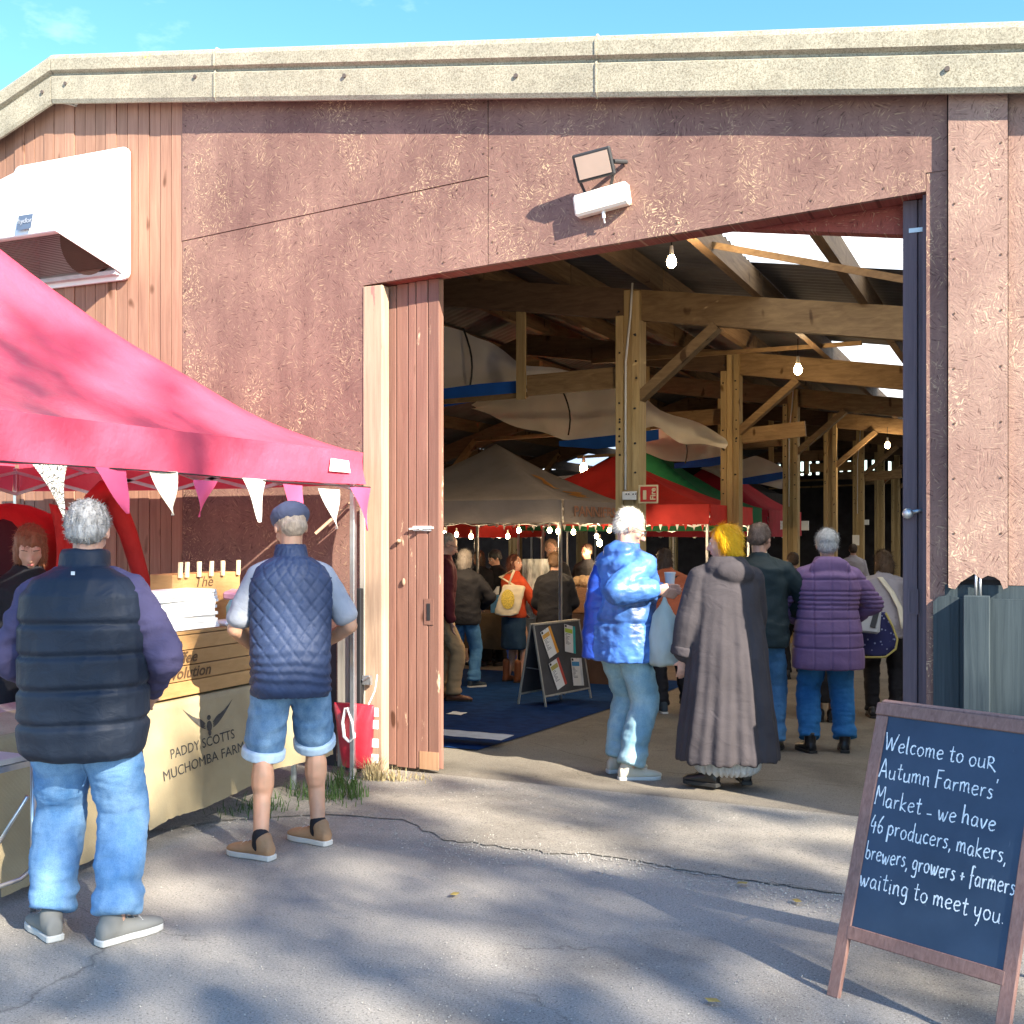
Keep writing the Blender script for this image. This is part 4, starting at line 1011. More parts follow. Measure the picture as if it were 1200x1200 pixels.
tag(MB().grid(P).build('hanging_red_cloth', REDC, smooth=True, recalc=False, solid=.01), 'red cloth hanging under the crimson canopy left of the grey haired man', 'cloth')
# red hood of a folded umbrella/holdall at far left behind the barista
c = WX(12, 640, -6.0); mb = MB(); mb.ell(c, (.30, .42, .28), n=18, m=10); mb.ell(c + Vector((.12, .25, .12)), (.16, .2, .1)); tag(mb.build('red_holdall', REDC, smooth=True), 'round red holdall with black opening behind the stallholder', 'bag')
c2 = WX(4, 650, -5.68); tag(MB().ell(c2, (.05, .16, .22), n=14, m=8).build('dark_coat', M('dark_maroon_cloth', (.05, .012, .02), .8, .2), smooth=True), 'dark coat hanging against the red holdall at far left', 'coat')

# ================================================================ CHALKBOARD SIGN
def stroke_font():
    F = {}
    F['W'] = (.95, ["0,1 .12,.5 .22,0 .40,.62 .46,.66 .60,0 .72,.4 .95,.98"])
    F['e'] = (.48, ["0.04,.26 .40,.33 .36,.48 .2,.5 .06,.36 .06,.14 .2,0 .44,.08"])
    F['l'] = (.2, ["0.05,1 .06,.1 .16,0"])
    F['c'] = (.42, ["0.38,.44 .22,.5 .06,.34 .07,.12 .2,0 .4,.07"])
    F['o'] = (.5, ["0.25,.5 .08,.4 .04,.2 .16,.01 .34,.03 .45,.22 .40,.42 .25,.5"])
    F['m'] = (.72, ["0.05,.5 .06,0", ".06,.3 .18,.5 .30,.46 .33,0", ".33,.3 .46,.5 .58,.45 .62,.05 .70,0"])
    F['t'] = (.4, ["0.2,.85 .17,.12 .26,0 .38,.06", "0,.55 .38,.58"])
    F['u'] = (.5, ["0.05,.5 .06,.1 .2,0 .36,.08 .42,.28", ".42,.5 .43,.06 .5,0"])
    F['R'] = (.6, ["0.08,.62 .08,0", "0,.6 .28,.66 .42,.5 .34,.34 .1,.3 .3,.15 .62,-.12"])
    F['A'] = (.62, ["0,0 .26,1 .34,.95 .56,0", ".1,.36 .5,.38"])
    F['n'] = (.5, ["0.05,.5 .06,0", ".06,.28 .2,.5 .36,.46 .40,.06 .48,0"])
    F['F'] = (.5, ["0.08,1 .06,0", ".04,.98 .5,1.02", ".08,.56 .4,.58"])
    F['a'] = (.52, ["0.40,.44 .22,.5 .06,.32 .08,.08 .2,0 .36,.12 .42,.44", ".42,.46 .42,.08 .5,0"])
    F['r'] = (.38, ["0.05,.5 .07,0", ".07,.26 .18,.46 .36,.48"])
    F['s'] = (.38, ["0.34,.46 .16,.5 .08,.38 .26,.24 .30,.1 .16,0 .02,.05"])
    F["'"] = (.15, ["0.08,1.02 .04,.8"])
    F['M'] = (.7, ["0.02,0 .08,1 .14,.96 .32,.5 .54,1 .62,.96 .66,0"])
    F['k'] = (.46, ["0.05,1 .05,0", ".4,.52 .08,.26 .44,.0"])
    F['_'] = (.4, ["0.02,.06 .36,.08"])
    F['w'] = (.68, ["0.02,.5 .12,.04 .2,0 .32,.4 .38,.02 .48,0 .64,.5"])
    F['h'] = (.5, ["0.05,1 .05,0", ".05,.28 .2,.5 .36,.45 .40,.05 .48,0"])
    F['v'] = (.44, ["0.02,.5 .18,0 .42,.52"])
    F['4'] = (.5, ["0.24,.98 .04,.36 .46,.40", ".36,.62 .32,-.05"])
    F['6'] = (.46, ["0.36,.98 .12,.6 .05,.2 .2,0 .38,.12 .38,.34 .2,.42 .07,.28"])
    F['p'] = (.5, ["0.06,.5 .04,-.42", ".06,.36 .22,.52 .40,.40 .42,.16 .26,0 .07,.08"])
    F['d'] = (.52, ["0.40,.42 .22,.5 .06,.32 .08,.08 .2,0 .36,.1 .42,.4", ".44,1 .43,.08 .5,0"])
    F[','] = (.16, ["0.08,.06 .02,-.16"])
    F['b'] = (.48, ["0.05,1 .05,.04", ".05,.3 .2,.48 .38,.38 .40,.12 .24,0 .06,.06"])
    F['g'] = (.5, ["0.40,.42 .22,.5 .06,.32 .08,.1 .2,.02 .36,.12 .42,.46", ".42,.46 .40,-.26 .24,-.42 .04,-.34"])
    F['+'] = (.44, ["0.2,.5 .2,.1", ".02,.3 .4,.3"])
    F['f'] = (.38, ["0.38,.94 .22,1 .15,.8 .14,-.2", ".02,.5 .34,.52"])
    F['i'] = (.2, ["0.08,.5 .09,.05 .16,0", ".08,.7 .085,.74"])
    F['y'] = (.5, ["0.04,.5 .08,.14 .22,.06 .36,.2", ".42,.52 .34,-.16 .2,-.44"])
    F['.'] = (.16, ["0.06,.0 .09,.02"])
    return F
FONT = stroke_font()
def catmull(P, n=5):
    if len(P) < 3: return P
    Q = [P[0]] + P + [P[-1]]; out_ = []
    for i in range(1, len(Q) - 2):
        for k in range(n):
            t = k / n; a, b, c, d = Q[i - 1], Q[i], Q[i + 1], Q[i + 2]
            out_.append(tuple(.5 * ((2 * b[j]) + (-a[j] + c[j]) * t + (2 * a[j] - 5 * b[j] + 4 * c[j] - d[j]) * t * t + (-a[j] + 3 * b[j] - 3 * c[j] + d[j]) * t ** 3) for j in (0, 1)))
    out_.append(P[-1]); return out_
def write(mb, s, x, y, h, width, to3, r=.0032, seed=0, slope=0):
    rr = random.Random(seed); tot = sum((FONT[c][0] + .10) if c != ' ' else .30 for c in s); k = width / tot; cx = 0
    for c in s:
        if c == ' ': cx += .30; continue
        wd, sts = FONT[c]; jy = rr.uniform(-.05, .05)
        for st_ in sts:
            P = [tuple(map(float, q.split(','))) for q in st_.split()]
            P = catmull(P)
            pts = [(x + (cx + p[0]) * k, y + (p[1] + jy) * h + slope * (cx + p[0]) * k) for p in P]
            rows = []
            for i, p in enumerate(pts):
                a = pts[max(0, i - 1)]; b = pts[min(len(pts) - 1, i + 1)]; dx, dy = b[0] - a[0], b[1] - a[1]; L = math.hypot(dx, dy) or 1
                nx, ny = -dy / L, dx / L; w_ = r * (.45 + .75 * rr.random())
                rows.append([to3(p[0] - nx * w_, p[1] - ny * w_), to3(p[0] + nx * w_, p[1] + ny * w_)])
            mb.grid(rows)
        cx += wd + .10
CHALK = M('chalk', (.80, .84, .86), .95, .22, 90)
def board_mat(name, col, smear):
    m, nt, n, b = new_mat(name)
    f = noise_tex(nt, 3, 7, (1, 1, 1), .65); g = noise_tex(nt, 5, 8, (6, 6, 1.5), .7)
    c = ramp(nt, f, [(.3, rgba(col, .85)), (.75, rgba(smear))]); c = mix(nt, ramp(nt, g, [(.66, (0, 0, 0)), (.8, (.35, .35, .35))]), c, (.35, .38, .42, 1))
    nt.links.new(c, b.inputs['Base Color']); b.inputs['Roughness'].default_value = .55; return m
SLATE = board_mat('chalkboard_slate', (.014, .036, .075), (.035, .065, .115))
SLATE2 = board_mat('worn_blackboard', (.03, .03, .035), (.07, .07, .08))
def sandwich(name, label, pl, pr, ht, back, frame_w, mats, wood, lean=.34, legh=.14, closed=True):
    """pl, pr: ground points of the front panel's left and right foot; returns empty and mapper to the front face"""
    pl, pr = Vector(pl), Vector(pr); X = (pr - pl); Wd = X.length; X.normalize(); Bk = Vector((-X.y, X.x, 0)); 
    L = math.hypot(ht, lean); U = (Bk * lean + Vector((0, 0, ht))) / L; N = X.cross(U).normalized()
    t = empty(name, (pl + pr) / 2 + Bk * lean, 0, label, 'sandwich board')
    def P3(x, y, d=0, side=0):
        if side == 0: return pl + X * x + U * y + N * d
        o = pl + Bk * (2 * lean + .03); U2 = (-Bk * lean + Vector((0, 0, ht))) / L; N2 = -(X.cross(U2)).normalized() * 1; 
        return o + X * x + U2 * y - N2 * d * -1 * -1
    for side in (0, 1):
        fw = frame_w; th = .02
        def bar(x0, x1, y0, y1, d0, d1, nm, mat, par=t):
            c = []
            for d in (d0, d1):
                for (x, y) in ((x0, y0), (x1, y0), (x1, y1), (x0, y1)): c.append(tuple(P3(x, y, d, side)))
            return MB().add(c, [(0, 1, 2, 3), (7, 6, 5, 4), (0, 4, 5, 1), (1, 5, 6, 2), (2, 6, 7, 3), (3, 7, 4, 0)]).build(nm, mat, par, bevel=.003)
        bar(0, fw, 0, L - fw, -.02, .0, 'side_rail', wood); bar(Wd - fw, Wd, 0, L - fw, -.02, .0, 'side_rail', wood)
        bar(-.004, Wd + .004, L - fw + .001, L, -.02, .002, 'top_rail', wood); bar(fw - .01, Wd - fw + .01, legh, legh + fw, -.018, .001, 'bottom_rail', wood)
        pn = bar(fw - .008, Wd - fw + .008, legh + fw - .008, L - fw + .008, -.014, -.006, 'panel', mats)
        if side == 0: front = pn
    MB().cyl(P3(.05, L * .45, -.02), P3(.05, L * .45, -.02, 1), .006).build('stay', STEEL, t)
    return t, front, P3, L, Wd
fl_, fr_ = G(968, 1166), G(1178, 1240)
sbd, sfront, SP, SL, SW = sandwich('chalkboard_sign', 'large chalkboard A-frame with handwritten market welcome in the right foreground', (fl_.x, fl_.y, 0), (fr_.x, fr_.y, 0), .975, None, .046, SLATE, SIGNW, .34, .20)
mb = MB(); to3 = lambda x, y: tuple(SP(x, y, -.0045))
lines = [('Welcome to ouR', .052, .865, .415), ("Autumn Farmers'", .050, .770, .435), ('Market _ we have', .052, .668, .445), ('46 producers, makers,', .052, .575, .495), ('brewers, growers + farmers', .052, .482, .535), ('waiting to meet you.', .048, .388, .52)]
for i, (s_, x_, y_, w_) in enumerate(lines): write(mb, s_, x_, y_, .062, w_ * (SW / .61) * .97, to3, .0026, i, -.015)
mb.build('chalk_writing', CHALK, sfront, recalc=False)

# inner A-board with pinned flyers
pl, pr = G(640, 830), G(690, 823)
ib, ifront, IP, IL, IW = sandwich('notice_board', 'small worn blackboard A-frame with four flyers standing on the blue carpet', (pl.x, pl.y, pl.z + .005), (pr.x + .02, pr.y + .05, pl.z + .005), .83, None, .02, SLATE2, GREYW, .16, .10)
def flyer(x, y, a, c1, c2, sidebar, title, seed, lab):
    e = empty('flyer', IP(x, y, .003), 0, lab, 'flyer', 'flyers pinned to the inner blackboard')
    ca, sa = math.cos(a), math.sin(a)
    def q(px, py, d): return tuple(IP(x + px * ca - py * sa, y + px * sa + py * ca, .004 + d))
    def rect(x0, x1, y0, y1, d, nm, mat): return MB().add([q(x0, y0, d), q(x1, y0, d), q(x1, y1, d), q(x0, y1, d)], [(0, 1, 2, 3)]).build(nm, mat, e, recalc=False)
    W_, H_ = .19, .29
    rect(-W_ / 2, W_ / 2, -H_ / 2, H_ / 2, 0, 'sheet', WHITE)
    rect(W_ / 2 - .042, W_ / 2, -H_ / 2, H_ / 2, .0012, 'side_band', M(sidebar[0], sidebar[1], .6))
    rect(-W_ / 2 + .008, W_ / 2 - .05, H_ / 2 - .085, H_ / 2 - .04, .0012, 'title', M(title[0], title[1], .6))
    rect(-W_ / 2 + .008, -W_ / 2 + .04, H_ / 2 - .03, H_ / 2 - .006, .0012, 'heading', BLACK)
    mb = MB(); rr = random.Random(seed)
    for k in range(9):
        yy = H_ / 2 - .10 - k * .0135; x0 = -W_ / 2 + .01 + rr.random() * .01; x1 = x0 + .03 + rr.random() * .055
        mb.add([q(x0, yy, .0012), q(x1, yy, .0012), q(x1, yy + .006, .0012), q(x0, yy + .006, .0012)], [(0, 1, 2, 3)])
    mb.build('print', M('grey_print', (.2, .2, .22), .7), e, recalc=False)
    mb = MB(); mb.ell(Vector(q(0, H_ / 2 - .005, .004)), (.004, .004, .004), n=6, m=4); mb.build('pin', STEEL, e)
flyer(IW * .27, .645, .30, 0, 0, ('amber_band', (.75, .32, .03)), ('orange_title', (.7, .38, .08)), 1, 'white flyer with amber side band, upper left on the inner blackboard')
flyer(IW * .71, .65, -.22, 0, 0, ('teal_band', (.02, .38, .40)), ('lime_title', (.42, .55, .05)), 2, 'white flyer with teal side band, upper right on the inner blackboard')
flyer(IW * .34, .315, .28, 0, 0, ('brick_band', (.48, .07, .05)), ('olive_title', (.42, .36, .10)), 3, 'white flyer with brick red side band, lower left on the inner blackboard')
flyer(IW * .76, .30, -.10, 0, 0, ('pale_band', (.6, .62, .64)), ('blue_title', (.05, .28, .55)), 4, 'white flyer with blue title, lower right on the inner blackboard')

# ================================================================ INSIDE: carpet, counters, lights
cp = [(-3.78, 1.25), (-3.72, 3.0), (-3.66, 7.4), (-12, 7.4), (-12, 1.1), (-4.1, 1.1)]
mb = MB(); n = 12
P = [[(-12 + (8.25) * i / 20 + (.0 if i < 20 else .03 * math.sin(y)), y, floor_z(y) + .012) for y in [1.15 + k * .5 for k in range(13)]] for i in range(21)]
MBc = MB().grid(P); tag(MBc.build('carpet', CARPET, recalc=False), 'dark blue carpet laid on the barn floor inside the left of the doorway', 'carpet')
sun_bit = MB(); rg = random.Random(8); g = G(522, 839)  # small white sheet standing in for a bit of sunlight on the carpet
sun_bit.grid([[(g.x + .05 * i + rg.uniform(-.015, .015), g.y + .05 * j + rg.uniform(-.02, .02), floor_z(g.y) + .018 + rg.random() * .008) for j in range(4)] for i in range(4)])
tag(sun_bit.build('painted_sun_bit', PAPER, recalc=False), 'white bit of painted sunlight on the blue carpet by the door', 'paper')
g = G(527, 873); sun_strip = MB(); sun_strip.grid([[(g.x - .35 + .1 * i, g.y - .02 + .08 * j, .014 + .003 * (i % 2)) for j in range(4)] for i in range(9)])  # sunlight along the carpet's front edge, laid on as a pale sheet
tag(sun_strip.build('painted_sun_strip', M('pale_sunlight_strip', (.5, .52, .55), .8), recalc=False), 'pale strip of painted sunlight at the edge of the blue carpet by the door', 'sheet')
# brown draped counter under the grey tent
g = G(590, 780)
BROWN = M('brown_table_cloth', (.10, .065, .035), .85, .15, 4, bs=.5, bscale=6, bd=.03)
tc_ = empty('draped_counter', (-6.9, 7.0, -.27), 0, 'trestle counter under a brown cloth beneath the grey tent', 'table')
MB().b2(-7.7, -6.07, 6.8, 7.4, .48, .52).build('tabletop', BLACK, tc_)
for x in (-7.6, -6.15): MB().b2(x, x + .04, 7.3, 7.34, -.26, .479).build('leg', BLACK, tc_)
P = []
for i in range(41):
    x = -7.72 + 1.67 * i / 40; P.append([(x, 7.4, .525), (x, 6.78, .525)] + [(x, 6.78 - .02 * t - .025 * t * math.sin(x * 14), .525 - .46 * t) for t in (0, .1, .3, .6, 1)])
MB().grid(P).build('cloth', BROWN, tc_, smooth=True, recalc=False)
BLUC = M('blue_crate_plastic', (.01, .05, .35), .4, .1)
g = G(579, 776); cb = MB(); cb.b2(g.x - .25, g.x + .22, g.y - .05, g.y + .30, g.z + .02, g.z + .20)
tag(cb.build('crate', BLUC, bevel=.01), 'blue plastic crate on the floor under the brown draped counter', 'crate')
p = W(581, 700, 6.9); p.z = .66; bag = MB(); bag.loft([((p.x, 6.9, p.z + z), (.065 * k, 0, 0), (0, .04, 0)) for z, k in ((-.13, .9), (-.12, 1), (.05, 1), (.10, .98))], 12, 5)
tag(bag.build('gift_bag', M('sky_blue_bag', (.12, .34, .62), .5, .05), smooth=False), 'sky blue carrier bag on the counter beneath the grey tent', 'bag')
ts = MB(); ts.loft([((p.x + .015 * i, 6.88, p.z + .11 + i * .035), (.05 - .013 * i, .01, 0), (0, .03, 0)) for i in range(4)], 8); tag(ts.build('tissue', WHITE), 'white tissue sticking out of the sky blue bag', 'tissue')
# far counter with brown paper basket right of dark-coated man
bk = empty('bread_basket', W(685, 690, 6.6), 0, 'brown wicker basket with crumpled paper right of the black coated shopper', 'basket')
p = W(685, 690, 6.6); WICK = M('wicker', (.20, .10, .05), .8, .3, 30, (1, 1, 3), bs=.8, bscale=60)
mb = MB(); mb.loft([((p.x, 6.6, p.z - .30), (.16, 0, 0), (0, .15, 0)), ((p.x, 6.6, p.z - .28), (.19, 0, 0), (0, .17, 0)), ((p.x, 6.6, p.z + .02), (.24, 0, 0), (0, .2, 0))], 16, 3); mb.build('basket_body', WICK, bk)
mb = MB(); rr = random.Random(6)
for k in range(7): mb.ell((p.x + rr.uniform(-.13, .13), 6.6 + rr.uniform(-.1, .1), p.z + .05 + rr.uniform(0, .05)), (.09, .08, .06), Euler((rr.random(), rr.random(), rr.random())).to_matrix(), 8, 5)
mb.build('paper', M('kraft_paper', (.36, .24, .14), .8, .2, 9, bs=.8, bscale=20, bd=.02), bk)
ct2 = empty('stall_table', (-4.6, 7.15, -.27), 0, 'dark covered stall table behind the sandwich board', 'table')
MB().b2(-5.35, -4.2, 6.45, 7.0, -.26, .60).build('cloth', M('dark_brown_cloth', (.07, .04, .03), .85, .2), ct2)
# display dress / white throw
p0 = W(618, 655, 6.0)
P = []
for i in range(10):
    t = i / 9; row = []
    for j in range(8):
        s = j / 7; p = W(612 + 30 * s + 6 * t * s, 655 + 62 * t, 6.4 + .05 * math.sin(s * 14)); row.append(tuple(p))
    P.append(row)
WPAT = M('white_black_print_cloth', (.45, .46, .44), .8, .85, 9, (1, 1, .4))
tag(MB().grid(P).build('display_cloth', WPAT, smooth=True, recalc=False, solid=.01), 'white cloth with black marks hung behind the woman in the red jumper', 'cloth')
# bulbs
BULBM = M('lit_bulb', (1, .72, .38), .3, 0, emit=28); BRASS = M('lamp_holder', (.55, .52, .45), .4)
bulbproto = None
def bulb(p, label, grp, r=.03, energy=0, drop=.06):
    global bulbproto
    p = Vector(p)
    e = empty('light_bulb', p, 0, label, 'light bulb', grp)
    if bulbproto is None:
        g_ = MB(); g_.loft([((0, 0, z), (k, 0, 0), (0, k, 0)) for z, k in ((-.055, .006), (-.05, .018), (-.035, .028), (-.015, .03), (.005, .022), (.02, .014))], 12)
        h_ = MB(); h_.cyl((0, 0, .018), (0, 0, .075), .014, .010)
        b1 = g_.build('globe', BULBM, e, smooth=True, world=False); b2 = h_.build('lamp_holder', BRASS, e, world=False); bulbproto = (b1.data, b2.data)
    else:
        for nm, d in zip(('globe', 'lamp_holder'), bulbproto):
            o = bpy.data.objects.new(nm, d); link(o); o.parent = e
    e.scale = (r / .03,) * 3
    if energy:
        l = bpy.data.lights.new('bulb_light', 'POINT'); l.energy = energy; l.color = (1, .72, .42); l.shadow_soft_size = .05
        lo = bpy.data.objects.new('bulb_light', l); link(lo); lo.location = p + Vector((0, 0, -.11))
    return e
CB = [((787, 303), 1.8, 'nearest bulb hanging from the barn roof, top middle of the doorway'), ((935, 430), 7.0, 'second roof bulb, hanging before the second timber brace'), ((1040, 520), 16.6, 'far small roof bulb close to the right door')]
cable = []
for (uv, y, lb) in CB:
    p = W(*uv, y); bulb(p, lb, 'bulbs hanging from the barn roof', .038 if y < 5 else .05, 12); cable.append(p)
    MB_ = MB().cyl(p + Vector((0, 0, .1)), p + Vector((0, 0, .33)), .006, n=6); tag(MB_.build('lamp_flex', BLACK), 'thin flex holding the ' + lb.split(',')[0], 'cable')
bulb(W(684, 546, 9.5), 'single roof bulb glowing left of the red tent peak', 'bulbs hanging from the barn roof', .06, 25)
# festoon strings under the grey tent
fes = [(521, 624), (535, 625), (552, 627), (595, 627), (608, 620), (644, 620), (654, 621), (672, 622), (699, 627), (714, 620), (734, 621)]
for i, (u, v) in enumerate(fes):
    y = 4.9 if i % 2 == 0 or u > 600 else 5.6
    if u > 640: y = WX(u, v, -4.6).y; p = WX(u, v, -4.6)
    else: p = W(u, v, y)
    ordn = ['first', 'second', 'third', 'fourth', 'fifth', 'sixth', 'seventh', 'eighth', 'ninth', 'tenth', 'last'][i]
    bulb(p, ordn + ' small festoon bulb from the left under the grey tent edge', 'festoon bulbs under the grey tent', .024, 5 if i % 2 == 0 else 0)
P = [W(505 + 150 * k / 12, 612 + 4 * abs(math.sin(k * 1.1)), 4.95) for k in range(13)]
tag(MB().tube(P, .006, 5).build('festoon_cable', BLACK), 'black festoon cable looped under the grey tent edge', 'cable')
for (x, y, z, e) in ((-5.5, 8.7, 1.45, 12), (-9, 9.9, 1.5, 14)): bulb((x, y, z), 'bulb glowing inside a red tent towards the back' if y < 9 else 'bulb glowing in the far left red tent', 'bulbs in the back tents', .04, e)

# ================================================================ TREES that throw the dappled shade (outside the frame, right of the camera)
BARK = M('bark', (.10, .075, .05), .95, .3, 8, (1, 1, .3), bs=.8, bscale=20, bd=.02)
FOL = M('foliage', (.055, .10, .022), .6, .45, 1.2, trans=.12)
def tree(label, base, crowns, nleaf, seed, h):
    t = empty('tree', base, 0, label, 'tree', 'trees across the yard'); rr = random.Random(seed); B = Vector(base)
    mb = MB(); mb.tube([B, B + Vector((.1, .1, h * .25)), B + Vector((.1, -.1, h * .55)), B + Vector((0, 0, h * .8))], [.38, .30, .2, .08], 10); mb.build('trunk', BARK, t, smooth=True)
    mb = MB(); nr = np.random.RandomState(seed); 
    br = MB()
    for (c, rad, n) in crowns:
        c = B + Vector(c)
        br.tube([B + Vector((0, 0, h * .35)), (B + Vector((0, 0, h * .5))).lerp(c, .5), c], [.14, .08, .03], 6)
        for k in range(int(n * 2.7)): # twigs: clumps of leaves
            while True:
                d = Vector(nr.uniform(-1, 1, 3))
                if .25 < d.length < 1: break
            q = c + Vector((d.x * rad[0], d.y * rad[1], d.z * rad[2]))
            cr = nr.uniform(.15, .34)
            for j in range(nleaf):
                o = Vector(nr.normal(0, .42, 3)) * cr; s = nr.uniform(.06, .11); a = Vector(nr.normal(0, 1, 3)).normalized(); b = a.orthogonal().normalized() * s * .6
                p = q + o; a = a * s; mb.v += [tuple(p - a), tuple(p + b), tuple(p + a), tuple(p - b)]; kk = len(mb.v); mb.f.append((kk - 4, kk - 3, kk - 2, kk - 1))
    br.build('limb', BARK, t, smooth=True); mb.build('crown', FOL, t, recalc=False)
EX, EQ = Vector((.917, -.399, 0)), Vector((.399, .917, 0))
def TP(p, q, z=0): v = EX * p + EQ * q; return Vector((v.x, v.y, z))
def crown_off(p, q, z, base): v = TP(p, q, z) - base; return tuple(v)
b1 = TP(20, -5.5)
tree('tall broad tree right of the camera throwing dappled shade over the yard', b1,
     [(crown_off(20, -5.2, 13.2, b1), (2.2, 3.6, 4.9), 125), (crown_off(20.5, -8.8, 12.6, b1), (2.3, 3.4, 4.8), 90), (crown_off(20, -2.1, 11.3, b1), (2.2, 2.8, 3.9), 85), (crown_off(20, -6, 6.5, b1), (2.2, 4, 2.5), 90)], 28, 5, 12)
b2 = TP(22, 2.2)
tree('smaller tree beside the tall one, shading the right end of the yard', b2, [(crown_off(22, 1.7, 10.4, b2), (2, 2.6, 3.4), 80), (crown_off(22, 3.6, 9.2, b2), (2, 2.4, 2.8), 90)], 28, 9, 10)
# ================================================================ PEOPLE
DG = None
def remesh(name, mb, mat, parent, M4, voxel=.01, smooth=2, fn=None, dec=None):
    """overlapping closed shapes -> one continuous skin; fn(co, normal) -> outward offset"""
    me = bpy.data.meshes.new(name); me.from_pydata([tuple(v) for v in mb.v], [], mb.f)
    bm = bmesh.new(); bm.from_mesh(me); bmesh.ops.recalc_face_normals(bm, faces=bm.faces); bm.to_mesh(me); bm.free()
    o = bpy.data.objects.new(name, me); link(o)
    md = o.modifiers.new('r', 'REMESH'); md.mode = 'VOXEL'; md.voxel_size = voxel; md.use_smooth_shade = True
    if smooth: ms = o.modifiers.new('s', 'SMOOTH'); ms.factor = .5; ms.iterations = smooth
    dg = bpy.context.evaluated_depsgraph_get(); nm = bpy.data.meshes.new_from_object(o.evaluated_get(dg))
    bpy.data.objects.remove(o); bpy.data.meshes.remove(me); nm.name = name
    if fn:
        n = len(nm.vertices); co = np.empty(n * 3, np.float32); no = np.empty(n * 3, np.float32)
        nm.vertices.foreach_get('co', co); nm.vertices.foreach_get('normal', no); co = co.reshape(-1, 3); no = no.reshape(-1, 3)
        d = fn(co, no); co += no * d[:, None]; nm.vertices.foreach_set('co', co.ravel()); nm.update()
    nm.materials.clear(); nm.materials.append(mat); nm.polygons.foreach_set('use_smooth', [True] * len(nm.polygons))
    if M4 is not None: nm.transform(M4)
    o = bpy.data.objects.new(name, nm); link(o); o.parent = parent; return o
def snoise(co, f, seed=0, st=(1, 1, 1)):
    """cheap smooth noise from summed sines, vectorised"""
    rs = np.random.RandomState(seed); out_ = np.zeros(len(co)); q = co * np.array(st)
    for i in range(9):
        k = rs.normal(0, 1, 3); k = k / np.linalg.norm(k) * f * rs.uniform(.6, 1.5); out_ += np.sin(q @ k + rs.uniform(0, 6.28) + 1.3 * np.sin(q @ (rs.normal(0, 1, 3) * f * .5)))
    return out_ / 9 * 1.8
def fold(amp=.006, f=26, seed=0, st=(1, 1, 1.4)):
    return lambda co, no: amp * (1 - 2 * np.abs(snoise(co, f, seed, st))) * .7 + amp * .5 * snoise(co, f * 2.2, seed + 5, st)
V = Vector
def ik(a, b, l1, l2, hint):
    d = b - a; L = d.length
    if L > (l1 + l2) * .995: b = a + d * ((l1 + l2) * .995 / L); d = b - a; L = d.length
    x = (l1 * l1 - l2 * l2 + L * L) / (2 * L); h = math.sqrt(max(0, l1 * l1 - x * x)); u = d / L
    hv = V(hint) - u * V(hint).dot(u); hv.normalize(); return a + u * x + hv * h, b
def cap(mb, a, b, ra, rb, n=12, k=5, mid=None):
    a, b = V(a), V(b); d = (b - a).normalized(); x = d.orthogonal().normalized(); y = d.cross(x); rings = []
    for i in range(k): t = i / (k - 1) * PI / 2; rings.append((a - d * ra * math.cos(t) * .9, x * ra * max(.05, math.sin(t)), y * ra * max(.05, math.sin(t))))
    if mid: rings.append((a.lerp(b, .5), x * mid, y * mid))
    for i in range(k): t = i / (k - 1) * PI / 2; rings.append((b + d * rb * math.sin(t) * .9, x * rb * max(.05, math.cos(t)), y * rb * max(.05, math.cos(t))))
    mb.loft(rings, n)
class P_: pass
